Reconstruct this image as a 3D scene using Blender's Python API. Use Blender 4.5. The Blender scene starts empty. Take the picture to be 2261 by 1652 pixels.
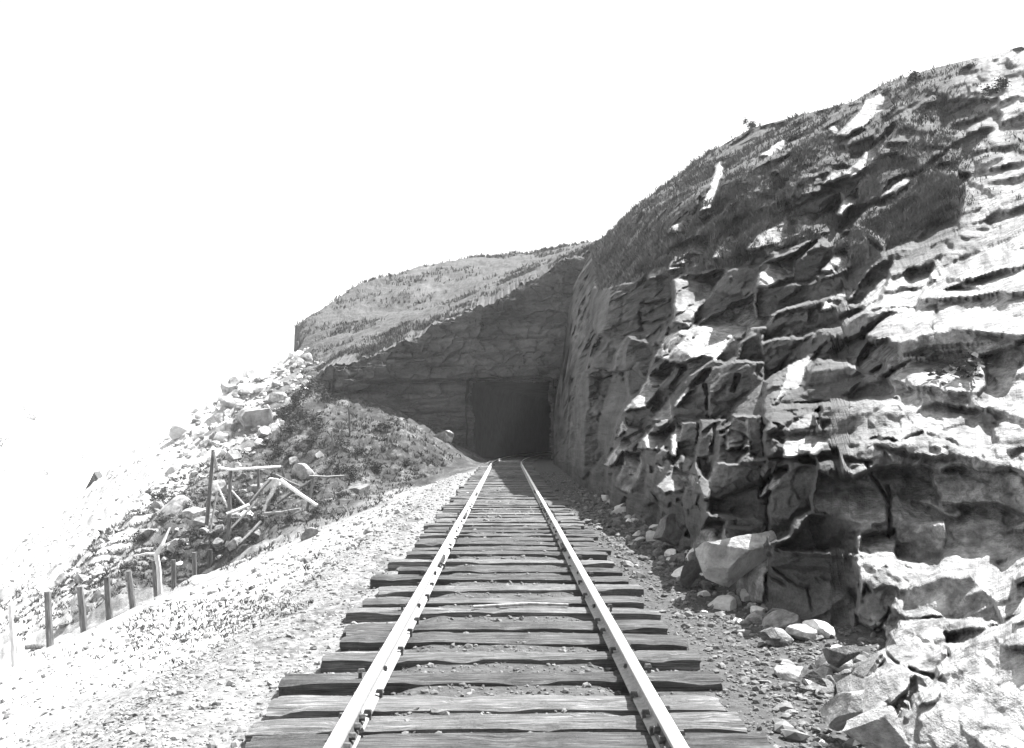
import bpy, bmesh, math, random
import numpy as np
from mathutils import Vector

# ------------------------------------------------------------------ camera, sky, sun, exposure
SC = bpy.context.scene
COL = SC.collection
R = math.radians
CAMZ, F, VX, VY = 1.52, 2100.0, 1118.0, 964.0       # eye height, focal length and principal point (units of a 2261 wide print)
cam_d = bpy.data.cameras.new('camera')
cam_d.sensor_width = 36.0
cam_d.lens = F / 2261.0 * 36.0
cam_d.shift_x = (1130.5 - VX) / 2261.0
cam_d.shift_y = (VY - 826.0) / 2261.0
cam_d.clip_start = 0.05
cam_d.clip_end = 6000
cam = bpy.data.objects.new('camera', cam_d)
COL.objects.link(cam)
cam.location = (0, 0, CAMZ)
cam.rotation_euler = (R(90), 0, 0)
SC.camera = cam

SUN_EL, SUN_AZ = 61.0, 30.0        # elevation; degrees ahead of square-on from the right
world = bpy.data.worlds.new('World')
SC.world = world
world.use_nodes = True
wn = world.node_tree
wn.nodes.clear()
sky = wn.nodes.new('ShaderNodeTexSky')
sky.sky_type = 'NISHITA'
sky.sun_disc = False
sky.sun_elevation = R(SUN_EL)
sky.sun_rotation = R(90 - SUN_AZ)
sky.dust_density = 2.0
bw = wn.nodes.new('ShaderNodeRGBToBW')
bg = wn.nodes.new('ShaderNodeBackground')
bg.inputs['Strength'].default_value = 0.10
wo = wn.nodes.new('ShaderNodeOutputWorld')
wn.links.new(sky.outputs['Color'], bw.inputs['Color'])
flr = wn.nodes.new('ShaderNodeMath')          # milky overcast brightness that the clear part of the sky never drops below
flr.operation = 'MAXIMUM'
flr.inputs[1].default_value = 2.6
wn.links.new(bw.outputs['Val'], flr.inputs[0])
wn.links.new(flr.outputs[0], bg.inputs['Color'])
wn.links.new(bg.outputs['Background'], wo.inputs['Surface'])
sun_d = bpy.data.lights.new('sun', 'SUN')
sun_d.energy = 5.0
sun_d.angle = R(0.53)
sun_d.color = (1.0, 1.0, 1.0)
sun = bpy.data.objects.new('sun', sun_d)
COL.objects.link(sun)
SUN = np.array([math.cos(R(SUN_EL)) * math.cos(R(SUN_AZ)), math.cos(R(SUN_EL)) * math.sin(R(SUN_AZ)), math.sin(R(SUN_EL))])
sun.rotation_euler = Vector(SUN).to_track_quat('Z', 'Y').to_euler()
SC.view_settings.view_transform = 'Standard'
SC.view_settings.look = 'None'
SC.view_settings.gamma = 1.0
SC.view_settings.use_curve_mapping = False
SC.view_settings.exposure = 1.9
SC.cycles.max_bounces = 5
SC.cycles.volume_bounces = 0

# ------------------------------------------------------------------ numeric helpers
random.seed(7)
RNG = np.random.default_rng(11)

def hsh(ix, iy, iz, s=0):
    n = (ix.astype(np.int64) * 73856093) ^ (iy.astype(np.int64) * 19349663) ^ (iz.astype(np.int64) * 83492791) ^ np.int64(s * 2654435 + 977)
    n = (n ^ (n >> 13)) * np.int64(1274126177) & np.int64(0x7fffffff)
    n = (n ^ (n >> 15)) * np.int64(668265261) & np.int64(0x7fffffff)
    n = n ^ (n >> 14)
    return (n & 0xffffff).astype(np.float64) / float(0xffffff)

def vnoise(p, s=0):
    i = np.floor(p).astype(np.int64); f = p - i
    f = f * f * (3 - 2 * f)
    x, y, z = i[:, 0], i[:, 1], i[:, 2]
    fx, fy, fz = f[:, 0], f[:, 1], f[:, 2]
    def c(a, b, d): return hsh(x + a, y + b, z + d, s)
    x00 = c(0,0,0)*(1-fx)+c(1,0,0)*fx; x10 = c(0,1,0)*(1-fx)+c(1,1,0)*fx
    x01 = c(0,0,1)*(1-fx)+c(1,0,1)*fx; x11 = c(0,1,1)*(1-fx)+c(1,1,1)*fx
    y0 = x00*(1-fy)+x10*fy; y1 = x01*(1-fy)+x11*fy
    return (y0*(1-fz)+y1*fz) * 2 - 1

def fbm(p, octv=4, s=0, gain=0.5):
    p = np.asarray(p, dtype=np.float64)
    out = np.zeros(len(p)); a = 1.0; t = 0
    for k in range(octv):
        out += a * vnoise(p * (2.03 ** k) + 17.3 * k, s + k); t += a; a *= gain
    return out / t

def voronoi(p, s=0):
    i0 = np.floor(p).astype(np.int64)
    best = np.full(len(p), 1e9); second = np.full(len(p), 1e9); bid = np.zeros(len(p), dtype=np.int64)
    for dx in (-1, 0, 1):
        for dy in (-1, 0, 1):
            for dz in (-1, 0, 1):
                ix, iy, iz = i0[:, 0] + dx, i0[:, 1] + dy, i0[:, 2] + dz
                cx = ix + hsh(ix, iy, iz, s + 1); cy = iy + hsh(ix, iy, iz, s + 2); cz = iz + hsh(ix, iy, iz, s + 3)
                d = (p[:, 0]-cx)**2 + (p[:, 1]-cy)**2 + (p[:, 2]-cz)**2
                idv = ((ix + 5000) * 10007 + (iy + 5000)) * 10007 + (iz + 5000)
                nb = d < best
                second = np.where(nb, best, np.minimum(second, d))
                bid = np.where(nb, idv, bid)
                best = np.where(nb, d, best)
    return bid, np.sqrt(best), np.sqrt(second)

def inpoly(x, y, poly):
    r = np.zeros(len(x), dtype=bool)
    n = len(poly)
    xs = [q[0] for q in poly]; ys = [q[1] for q in poly]
    m = (x >= min(xs)) & (x <= max(xs)) & (y >= min(ys)) & (y <= max(ys))
    if not m.any(): return r
    xx, yy = x[m], y[m]; c = np.zeros(len(xx), dtype=bool)
    for k in range(n):
        x1, y1 = poly[k]; x2, y2 = poly[(k + 1) % n]
        if y1 == y2: continue
        t = ((y1 > yy) != (y2 > yy)) & (xx < (x2 - x1) * (yy - y1) / (y2 - y1) + x1)
        c ^= t
    r[m] = c
    return r

def nrm(v):
    v = np.asarray(v, dtype=np.float64)
    return v / np.linalg.norm(v)

def mesh_np(name, V, faces, smooth=False, attrs=None):
    """faces: (n,3) or (n,4) int array"""
    V = np.ascontiguousarray(V, dtype=np.float32); faces = np.ascontiguousarray(faces, dtype=np.int32)
    me = bpy.data.meshes.new(name)
    k = faces.shape[1]
    me.vertices.add(len(V)); me.vertices.foreach_set('co', V.ravel())
    me.loops.add(faces.size); me.loops.foreach_set('vertex_index', faces.ravel())
    me.polygons.add(len(faces))
    me.polygons.foreach_set('loop_start', np.arange(0, faces.size, k, dtype=np.int32))
    me.polygons.foreach_set('loop_total', np.full(len(faces), k, dtype=np.int32))
    me.polygons.foreach_set('use_smooth', np.full(len(faces), smooth, dtype=bool))
    for an, av in (attrs or {}).items():
        a = me.attributes.new(an, 'FLOAT', 'POINT')
        a.data.foreach_set('value', np.ascontiguousarray(av, dtype=np.float32))
    me.update(calc_edges=True)
    me.validate()
    return me

def grid_faces(nr, nc):
    idx = np.arange(nr * nc).reshape(nr, nc)
    return np.stack([idx[:-1, :-1], idx[:-1, 1:], idx[1:, 1:], idx[1:, :-1]], -1).reshape(-1, 4)

def link(name, me, mat, parent=None, label=None, cat=None, group=None, kind=None):
    o = bpy.data.objects.new(name, me)
    COL.objects.link(o)
    if mat is not None and not me.materials: me.materials.append(mat)
    if parent is not None: o.parent = parent
    if label: o['label'] = label
    if cat: o['category'] = cat
    if group: o['group'] = group
    if kind: o['kind'] = kind
    return o

def thing(name, label, cat, loc, group=None):
    o = bpy.data.objects.new(name, None)
    COL.objects.link(o)
    o.location = loc
    o['label'] = label; o['category'] = cat
    if group: o['group'] = group
    return o

def Wp(px, py, Y):
    return np.array([(px - VX) / F * Y, Y, CAMZ - (py - VY) / F * Y])

Z = {'0': (0, 0, 1.0), '1': (0, 723.5, .36), '2': (0, 1058, .36), '3': (633, 497.4, .36), '4': (1266.2, 497.4, .36),
     '5': (1447, 135.7, .36), '6': (1447, 723.5, .36), '7': (1447, 1058, .36), '8': (633, 1058, .4)}
def zz(z, pts):
    ox, oy, s = Z[z]
    return [(ox + s * a, oy + s * b) for a, b in pts]

# ------------------------------------------------------------------ materials
def new_mat(name, rough=0.9, spec=0.2, metal=0.0):
    m = bpy.data.materials.new(name); m.use_nodes = True
    nt = m.node_tree; b = nt.nodes['Principled BSDF']
    b.inputs['Roughness'].default_value = rough
    b.inputs['Metallic'].default_value = metal
    b.inputs['Specular IOR Level'].default_value = spec
    return m, nt, b

def N(nt, t, **kw):
    n = nt.nodes.new(t)
    for k, v in kw.items(): setattr(n, k, v)
    return n

def noise(nt, vec, scale, detail=6, rough=0.6, stretch=None, rot=None):
    if stretch or rot:
        mp = N(nt, 'ShaderNodeMapping')
        if stretch: mp.inputs['Scale'].default_value = stretch
        if rot: mp.inputs['Rotation'].default_value = rot
        nt.links.new(vec, mp.inputs['Vector']); vec = mp.outputs['Vector']
    n = N(nt, 'ShaderNodeTexNoise')
    n.inputs['Scale'].default_value = scale; n.inputs['Detail'].default_value = detail; n.inputs['Roughness'].default_value = rough
    nt.links.new(vec, n.inputs['Vector'])
    return n.outputs['Fac']

def ramp(nt, fac, stops):
    r = N(nt, 'ShaderNodeValToRGB')
    el = r.color_ramp.elements
    while len(el) < len(stops): el.new(0.5)
    for e, (p, v) in zip(el, stops):
        e.position = p; e.color = (v, v, v, 1)
    nt.links.new(fac, r.inputs['Fac'])
    return r.outputs['Color']

def mix(nt, fac, a, b, mode='MIX'):
    n = N(nt, 'ShaderNodeMix', data_type='RGBA', blend_type=mode)
    for s, v in ((n.inputs['Factor'], fac), (n.inputs['A'], a), (n.inputs['B'], b)):
        if isinstance(v, (int, float)):
            if s.name == 'Factor': s.default_value = v
            else: s.default_value = (v, v, v, 1)
        else: nt.links.new(v, s)
    return n.outputs['Result']

def math_n(nt, op, a, b):
    n = N(nt, 'ShaderNodeMath', operation=op)
    for s, v in ((n.inputs[0], a), (n.inputs[1], b)):
        if isinstance(v, (int, float)): s.default_value = v
        else: nt.links.new(v, s)
    return n.outputs[0]

def bump(nt, bsdf, h, strength=0.5, dist=0.05):
    b = N(nt, 'ShaderNodeBump')
    b.inputs['Strength'].default_value = strength; b.inputs['Distance'].default_value = dist
    nt.links.new(h, b.inputs['Height']); nt.links.new(b.outputs['Normal'], bsdf.inputs['Normal'])

def pos(nt): return N(nt, 'ShaderNodeTexCoord').outputs['Object']
def attr(nt, name):
    a = N(nt, 'ShaderNodeAttribute'); a.attribute_name = name
    return a.outputs['Fac']

def rock_material(name, lo=0.035, hi=0.125, scale=0.7, strata=(0.35, 0.35, 5.0), rot=(0.0, 0.35, 0.0), bs=0.85, bd=0.12):
    m, nt, b = new_mat(name, 0.92, 0.15)
    p = pos(nt)
    n1 = noise(nt, p, scale, 8, 0.65)
    n2 = noise(nt, p, scale * 1.4, 8, 0.6, strata, rot)
    n3 = noise(nt, p, scale * 14, 5, 0.7)
    s = math_n(nt, 'ADD', math_n(nt, 'MULTIPLY', n1, 0.45), math_n(nt, 'ADD', math_n(nt, 'MULTIPLY', n2, 0.35), math_n(nt, 'MULTIPLY', n3, 0.2)))
    gr = noise(nt, p, scale * 55, 3, 0.75)
    s = math_n(nt, 'ADD', math_n(nt, 'MULTIPLY', s, 0.78), math_n(nt, 'MULTIPLY', gr, 0.22))
    c = ramp(nt, s, [(0.37, lo * 0.6), (0.5, (lo + hi) / 2), (0.62, hi * 1.15)])
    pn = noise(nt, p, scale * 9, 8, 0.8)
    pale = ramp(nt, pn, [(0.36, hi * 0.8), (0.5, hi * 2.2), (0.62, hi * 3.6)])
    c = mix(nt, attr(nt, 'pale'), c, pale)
    veg = ramp(nt, noise(nt, p, 9.0, 6, 0.75), [(0.33, 0.03), (0.68, 0.125)])
    c = mix(nt, attr(nt, 'veg'), c, veg)
    c = mix(nt, attr(nt, 'wall_shade'), c, mix(nt, 1.0, c, 0.45, 'MULTIPLY'))      # far wall darkened, shade put into the rock colour
    nt.links.new(c, b.inputs['Base Color'])
    h = math_n(nt, 'ADD', math_n(nt, 'MULTIPLY', n2, 1.0), math_n(nt, 'ADD', math_n(nt, 'MULTIPLY', n3, 0.35), math_n(nt, 'MULTIPLY', noise(nt, p, scale * 45, 4, 0.7), 0.14)))
    bump(nt, b, h, bs, bd)
    return m

M_CLIFF = rock_material('cliff_rock')
M_PORTAL = rock_material('portal_rock', 0.03, 0.105, 0.6, (0.4, 0.4, 3.0), (0.0, 0.12, 0.0), 0.6, 0.15)

def simple(name, lo, hi, scale=6.0, rough=0.9, spec=0.2, metal=0.0, stretch=None, bs=0.4, bd=0.01, detail=6):
    m, nt, b = new_mat(name, rough, spec, metal)
    p = pos(nt)
    n = noise(nt, p, scale, detail, 0.65, stretch)
    nt.links.new(ramp(nt, n, [(0.34, lo), (0.66, hi)]), b.inputs['Base Color'])
    if bs: bump(nt, b, n, bs, bd)
    return m

def per_object(name, lo, hi, scale=4.0, bs=0.5, bd=0.05, stretch=None):
    m, nt, b = new_mat(name, 0.92, 0.15)
    p = pos(nt)
    n = noise(nt, p, scale, 7, 0.65, stretch)
    oi = N(nt, 'ShaderNodeObjectInfo').outputs['Random']
    c = ramp(nt, n, [(0.32, lo), (0.68, hi)])
    g = ramp(nt, oi, [(0.0, 0.65), (1.0, 1.3)])
    nt.links.new(mix(nt, 1.0, c, g, 'MULTIPLY'), b.inputs['Base Color'])
    bump(nt, b, math_n(nt, 'ADD', n, math_n(nt, 'MULTIPLY', noise(nt, p, scale * 7, 4, 0.7), 0.3)), bs, bd)
    return m

M_BOULDER = per_object('boulder_stone', 0.10, 0.34, 2.2)
M_BLOCK = per_object('block_rock', 0.05, 0.2, 1.5, 1.0, .12)
M_BLOCK_PALE = per_object('pale_block_rock', 0.14, 0.5, 1.6, 1.0, .12)
M_PALE_STONE = per_object('pale_stone', 0.45, 0.7, 3.0)
def tie_material():
    m, nt, b = new_mat('weathered_tie', 0.95, 0.1)
    p = pos(nt)
    oi = N(nt, 'ShaderNodeObjectInfo').outputs['Random']
    sh = N(nt, 'ShaderNodeVectorMath', operation='ADD'); nt.links.new(p, sh.inputs[0])
    cmb = N(nt, 'ShaderNodeCombineXYZ'); nt.links.new(math_n(nt, 'MULTIPLY', oi, 37.0), cmb.inputs[0]); nt.links.new(math_n(nt, 'MULTIPLY', oi, 11.0), cmb.inputs[1])
    nt.links.new(cmb.outputs[0], sh.inputs[1]); p = sh.outputs[0]
    grain = noise(nt, p, 3.0, 10, 0.75, (1.0, 24.0, 24.0))
    dirt = noise(nt, p, 2.2, 7, 0.7); grit = noise(nt, p, 60.0, 4, 0.7)
    c = ramp(nt, grain, [(0.34, 0.035), (0.52, 0.125), (0.68, 0.29)])
    soil = ramp(nt, grit, [(0.3, 0.03), (0.7, 0.11)])
    c = mix(nt, ramp(nt, dirt, [(0.45, 0.0), (0.62, 0.7)]), c, soil)
    nt.links.new(mix(nt, 1.0, c, ramp(nt, oi, [(0.0, 0.6), (1.0, 1.25)]), 'MULTIPLY'), b.inputs['Base Color'])
    bump(nt, b, math_n(nt, 'ADD', grain, math_n(nt, 'MULTIPLY', grit, .25)), 0.9, 0.025)
    return m
M_TIE = tie_material()
M_POST = per_object('grey_post', 0.05, 0.16, 3.0, 0.6, 0.01, (8.0, 8.0, 1.0))
M_WOOD_PALE = per_object('bleached_wood', 0.45, 0.75, 4.0, 0.5, 0.01, (6.0, 6.0, 1.0))
M_WOOD_GREY = per_object('silvered_wood', 0.12, 0.30, 4.0, 0.5, 0.01, (6.0, 6.0, 1.0))
M_IRON = simple('rusted_iron', 0.05, 0.13, 40.0, 0.75, 0.4, 0.3)
M_LEAF = simple('leaf', 0.03, 0.09, 3.0, 0.8, 0.25, bs=0)
M_LEAF_PALE = simple('pale_leaf', 0.22, 0.42, 3.0, 0.8, 0.25, bs=0)
M_GRASS = simple('dry_grass', 0.03, 0.115, 1.2, 0.9, 0.15, bs=0)
M_GRAVEL = simple('gravel_stone', 0.04, 0.20, 9.0, 0.9, 0.2, bs=0.4)
M_RUBBLE = simple('rubble_stone', 0.06, 0.36, 5.0, 0.9, 0.2, bs=0.4)

M_PALE_RUBBLE = simple('pale_rubble', 0.25, 0.6, 5.0, 0.9, 0.2, bs=0.3)
def rail_material():
    m, nt, b = new_mat('rail_steel', 0.4, 0.5, 0.6)
    p = pos(nt)
    g = N(nt, 'ShaderNodeNewGeometry')
    sx = N(nt, 'ShaderNodeSeparateXYZ'); nt.links.new(p, sx.inputs[0])
    top = N(nt, 'ShaderNodeMapRange'); nt.links.new(sx.outputs['Z'], top.inputs['Value'])
    top.inputs['From Min'].default_value = 0.185; top.inputs['From Max'].default_value = 0.196
    n = noise(nt, p, 25.0, 6, 0.7)
    rust = ramp(nt, n, [(0.3, 0.18), (0.7, 0.38)])
    nt.links.new(mix(nt, top.outputs[0], rust, 0.92), b.inputs['Base Color'])
    nt.links.new(mix(nt, top.outputs[0], 0.85, 0.38), b.inputs['Roughness'])
    nt.links.new(top.outputs[0], b.inputs['Metallic'])
    bump(nt, b, n, 0.25, 0.004)
    return m
M_RAIL = rail_material()

def ground_material():
    m, nt, b = new_mat('ground_gravel', 0.95, 0.1)
    p = pos(nt)
    v = N(nt, 'ShaderNodeTexVoronoi'); v.inputs['Scale'].default_value = 16.0
    nt.links.new(p, v.inputs['Vector'])
    vb = N(nt, 'ShaderNodeRGBToBW'); nt.links.new(v.outputs['Color'], vb.inputs[0])
    n1 = noise(nt, p, 0.8, 7, 0.65); n2 = noise(nt, p, 18.0, 6, 0.75)
    grav = mix(nt, 0.5, ramp(nt, vb.outputs[0], [(0.0, 0.04), (1.0, 0.30)]), ramp(nt, n2, [(0.3, 0.04), (0.7, 0.30)]))
    sand = ramp(nt, math_n(nt, 'ADD', math_n(nt, 'MULTIPLY', n1, 0.5), math_n(nt, 'MULTIPLY', n2, 0.5)), [(0.38, 0.07), (0.5, 0.20), (0.6, 0.45)])
    soil = ramp(nt, math_n(nt, 'ADD', math_n(nt, 'MULTIPLY', noise(nt, p, 6.0, 7, 0.75), .5), math_n(nt, 'MULTIPLY', noise(nt, p, 0.9, 5, 0.6), .5)), [(0.38, 0.018), (0.52, .055), (0.62, 0.15)])
    shade_grav = mix(nt, 0.5, ramp(nt, vb.outputs[0], [(0.0, 0.03), (1.0, 0.10)]), ramp(nt, n2, [(0.3, 0.03), (0.7, 0.12)]))
    grav = mix(nt, attr(nt, 'shade_gravel'), grav, shade_grav)
    c = mix(nt, attr(nt, 'sand'), grav, sand)
    c = mix(nt, attr(nt, 'veg'), c, soil)
    c = mix(nt, attr(nt, 'glare'), c, ramp(nt, n2, [(0.3, 0.24), (0.55, 0.5)]))
    nt.links.new(c, b.inputs['Base Color'])
    h = math_n(nt, 'ADD', math_n(nt, 'MULTIPLY', v.outputs['Distance'], -0.7), n2)
    bp_ = N(nt, 'ShaderNodeBump'); bp_.inputs['Distance'].default_value = .03
    nt.links.new(math_n(nt, 'SUBTRACT', .75, math_n(nt, 'MULTIPLY', attr(nt, 'sand'), .45)), bp_.inputs['Strength'])
    nt.links.new(h, bp_.inputs['Height']); nt.links.new(bp_.outputs['Normal'], b.inputs['Normal'])
    return m
M_GROUND = ground_material()
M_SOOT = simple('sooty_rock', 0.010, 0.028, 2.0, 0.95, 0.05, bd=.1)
M_VALLEY = simple('pale_valley_sand', 0.5, 0.62, 0.02, 0.95, 0.1, bs=0)
M_FARHILL = simple('far_dry_grass', 0.5, 0.62, 0.03, 0.95, 0.1, bs=0)

# ------------------------------------------------------------------ track centre line
def xc(Y): return np.where(Y > 46, (np.maximum(Y, 46) - 46) ** 2 / (2 * 150.0), 0.0)

# ------------------------------------------------------------------ left terrain from surveyed points
CP = []
for y in (-8, 4, 14, 24):
    for x in (-2, -5, -8, -11.5): CP.append((x, y, -.05 - .39 * (-x - 2)))
    CP += [(-16, y, -6.2), (-24, y, -10), (-40, y, -15), (-70, y, -16)]
for x, y, z in [(-11.5,30,-3.72),(-11.5,36,-3.9),(-16,31,-6),(-24,31,-10),(-40,34,-15),(-70,40,-16),
    (-5,32,-1.2),(-8,32,-2.15),(-2.0,32,-.05),(-2,40,-.05),(-2,48,0.0),(-2.0,56,0.05),(-2,62,.1),(-3.4,40,-.6),
    (-15.3,38,-3.65),(-19,38,-6),(-26,40,-10),(-42,46,-15),
    (-5.36,42,-1.2),(-4.1,46,-.58),(-2.8,50,-.02),(-5.2,50,1.14),(-7.5,53,2.6),(-4.2,52,.95),(-2.6,56,.5),
    (-9.1,40,-1.07),(-8.4,37,-1.76),(-10.1,38,-1.85),(-12.9,44,-1.33),(-15.4,45,-1.4),(-14.4,42,-2.2),(-16.8,43,-2.4),
    (-9.95,50,.66),(-12.8,52,.63),(-15.9,54,.6),(-19.1,56,.5),(-17.8,50,-.77),(-21.2,62,2.4),(-16.5,60,3.35),(-20,66,3.5),
    (-20.5,72,5.8),(-13.75,58,3.3),(-14.7,66,6.7),(-11.5,62,5.4),(-10.2,58,3.3),(-17.8,72,6.5),(-16.5,74,8.),
    (-26,62,-1),(-36,65,-9),(-60,70,-16),(-29,76,0),(-40,85,-8),(-70,100,-16),(-24,74,3.2),(-6,58,2.4),(-3,60,1.0),
    (-9,66,5),(-4,66,3),(-12,80,7),(-20,90,6),(-30,100,0),(0,90,3)]:
    CP.append((x, y, z))
CP = np.array(CP, dtype=np.float64)
_P = CP[:, :2].copy()
_D = np.linalg.norm(_P[:, None] - _P[None], axis=-1)
_A = np.zeros((len(CP) + 3, len(CP) + 3)); _A[:len(CP), :len(CP)] = -_D - np.eye(len(CP)) * 0.15
_A[:len(CP), len(CP)] = 1; _A[:len(CP), len(CP)+1:] = _P; _A[len(CP), :len(CP)] = 1; _A[len(CP)+1:, :len(CP)] = _P.T
_w = np.linalg.solve(_A, np.concatenate([CP[:, 2], np.zeros(3)]))
def rbf(x, y):
    out = np.empty(len(x))
    for k in range(0, len(x), 60000):
        q = np.stack([x[k:k+60000], y[k:k+60000]], -1)
        d = np.sqrt(((q[:, None] - _P[None]) ** 2).sum(-1))
        out[k:k+60000] = -d @ _w[:len(CP)] + _w[len(CP)] + q @ _w[len(CP)+1:]
    return out
def sstep(a, b, x):
    t = np.clip((x - a) / (b - a), 0, 1); return t * t * (3 - 2 * t)
def H(x, y, fine=True):
    x = np.atleast_1d(np.asarray(x, dtype=np.float64)); y = np.atleast_1d(np.asarray(y, dtype=np.float64))
    xr = x - xc(y)
    zl = np.maximum(rbf(x, y), -17.0)
    bed = 0.045 * sstep(.72, .5, np.abs(xr))
    bed += 0.35 * np.clip(xr - 1.9, 0, 9) ** 1.3 * 0.5
    k = sstep(-1.35, -2.6, xr)
    inside = sstep(59.3, 60.5, y) * (np.abs(xr) < 7)
    k = k * (1 - inside); bed = bed * (1 - inside)
    z = bed * (1 - k) + zl * k
    z -= 0.03 * sstep(-1.1, -1.5, xr) * (1 - k)
    if fine:
        p = np.stack([x, y, np.zeros(len(x))], -1)
        rough = sstep(-4.5, -9, x) * sstep(28, 38, y) + 0.6 * sstep(-11.5, -15, x)
        rough = np.clip(rough + sstep(40, 50, y) * sstep(-2.6, -4, x), 0, 1)
        z += (0.035 + 0.75 * rough) * fbm(p * 0.55, 5, 3, .6) * k + 0.16 * rough * fbm(p * 2.6, 3, 5)
        z += 0.02 * fbm(p * 3.0, 4, 9) + 0.04 * sstep(1.3, 2.2, xr) * fbm(p * 2.0, 3, 19)
    return z
def G(px, py, y0=3.0, y1=95.0):
    """first ground point met by the line of sight"""
    Y = np.geomspace(y0, y1, 900)
    z = CAMZ - (py - VY) / F * Y
    h = H((px - VX) / F * Y, Y)
    m = np.where(z < h)[0]
    yy = Y[m[0]] if len(m) else y1
    x = (px - VX) / F * yy
    return np.array([x, yy, H(x, yy)[0]])

# ------------------------------------------------------------------ ground sheet
aa = np.concatenate([np.linspace(-2.4, -0.62, 90), np.linspace(-0.615, 0.4, 560), np.linspace(0.41, 1.2, 60)])
yy = np.geomspace(0.9, 135.0, 640)
A_, Y_ = np.meshgrid(aa, yy)
gx, gy = (A_ * Y_).ravel(), Y_.ravel()
gz = H(gx, gy)
gp = np.stack([gx, gy, np.zeros(len(gx))], -1)
sand = sstep(-2.0, -3.3, gx + 0.5 * fbm(gp * 0.6, 3, 31)) * np.clip(0.72 + 1.2 * fbm(gp * 0.55, 4, 33), 0, 1)
veg = np.clip(sstep(-4.2, -6.2, gx - 0.25 * np.clip(36 - gy, 0, 30) * sstep(20, 36, gy) + 0.8 * fbm(gp * .5, 3, 35)) * sstep(30, 38, gy), 0, 1)
veg = np.maximum(veg, sstep(40, 46, gy) * sstep(-2.5, -3.6, gx))  # weedy mound darkened further: the hill's shadow is put into its soil colour
veg = np.maximum(veg, sstep(41, 48, gy) * sstep(-1.15, -1.7, gx - xc(gy)))
veg *= 1 - 0.8 * sstep(-13, -17, gx) * sstep(46, 56, gy)
gpx = VX + F * gx / gy; gpy = VY + F * (CAMZ - gz) / gy
wq = np.stack([gpx * .03, gpy * .06, gpx * 0], -1)
wob = 26 * fbm(wq, 4, 45)
patch = inpoly(gpx + wob, gpy + wob * .5, [(270,1380),(330,1340),(560,1320),(700,1335),(640,1370),(450,1420),(300,1440)]) * np.clip(.35 + 1.1 * fbm(wq * 3, 3, 47), 0, .6)
patch = np.maximum(patch, inpoly(gpx + wob, gpy + wob, [(560,1430),(700,1350),(800,1270),(870,1200),(900,1130),(940,1100),(900,1180),(800,1330),(640,1450)]) * np.clip(.35 + 1.0 * fbm(wq * 3, 3, 49), 0, .7))
veg = np.maximum(veg, patch)
shade_gravel = sstep(-1.0, -.7, gx - xc(gy) + .25 * fbm(gp * 1.5, 3, 37))  # gravel darkened rightwards from the left rail, cliff shade put into its colour
veg *= 1 - 0.95 * sstep(-13.5, -17, gx + .8 * fbm(gp * .4, 3, 39)); sand = np.maximum(sand, sstep(-13.5, -17, gx))
glare = np.maximum(sstep(-14.5, -18.5, gx + 1.2 * fbm(gp * .4, 3, 51)), sstep(-2.0, -3.8, gx + 1.2 * fbm(gp * .7, 4, 53)) * sstep(30, 9, gy + 6 * fbm(gp * .3, 3, 54))) * np.clip(.75 + .6 * fbm(gp * 1.2, 4, 55), 0, 1)  # ground whitened on the left: overexposed glare put into the gravel colour
V = np.stack([gx, gy, gz], -1)
F4 = grid_faces(len(yy), len(aa))
link('ground', mesh_np('ground', V, F4, True, {'sand': sand, 'veg': veg, 'shade_gravel': shade_gravel, 'glare': glare}), M_GROUND, kind='structure')

# far valley and the hills beyond it
n = 60
vx = np.concatenate([-np.geomspace(900, 12, n), np.linspace(-10, 60, 12)]); vy = np.concatenate([np.linspace(-60, 140, 40), np.geomspace(150, 1100, 50)])
X_, Y2 = np.meshgrid(vx, vy)
vz = -15.6 + 0.35 * fbm(np.stack([X_.ravel() * .03, Y2.ravel() * .03, X_.ravel() * 0], -1), 3, 41)
link('valley', mesh_np('valley', np.stack([X_.ravel(), Y2.ravel(), vz], -1), grid_faces(len(vy), len(vx)), True), M_VALLEY, kind='structure')
fx = np.linspace(-420, -120, 120); fy = np.linspace(40, 900, 160)
X_, Y2 = np.meshgrid(fx, fy); X_ = X_.ravel(); Y2 = Y2.ravel()
ridge = np.interp(-X_, [120, 170, 240, 330, 420], [0, 16, 44, 66, 74]) * np.interp(Y2, [40, 160, 320, 600, 900], [.25, .7, 1.0, .8, .3])
fz = -17 + ridge * (1 + 0.25 * fbm(np.stack([X_ * .012, Y2 * .012, X_ * 0], -1), 4, 43))
link('far_hill', mesh_np('far_hill', np.stack([X_, Y2, fz], -1), grid_faces(160, 120), True), M_FARHILL, kind='structure')
def farz(x, y):
    i = np.argmin((X_ - x) ** 2 + (Y2 - y) ** 2); return fz[i]

# ------------------------------------------------------------------ right-hand cliff
SKY = [(1222, 905), (1240, 800), (1262, 640), (1310, 545), (1400, 460), (1480, 400), (1560, 340), (1660, 282), (1760, 255), (1880, 225), (1950, 185), (2060, 150), (2150, 128), (2261, 100), (2600, 130), (3600, -150)]
RIM_Y = [(1222, 58.5), (1310, 58), (1400, 52), (1480, 46), (1560, 41), (1660, 36), (1760, 32), (1880, 27), (2060, 23), (2261, 20), (2600, 15), (3600, 8.5)]
sk = np.array(SKY, dtype=float); ry = np.array(RIM_Y, dtype=float)
rim_px = np.linspace(1310, 3600, 120)
rim_py = np.interp(rim_px, sk[:, 0], sk[:, 1]); rim_Y = np.interp(rim_px, ry[:, 0], ry[:, 1])
rim_x = (rim_px - VX) / F * rim_Y; rim_z = CAMZ - (rim_py - VY) / F * rim_Y
o_ = np.argsort(rim_Y)
def xbase(Y): return 2.25 + 0.012 * np.clip(Y - 30, 0, 30) - .30 * np.clip(6.6 - Y, 0, 2.1)
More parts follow.
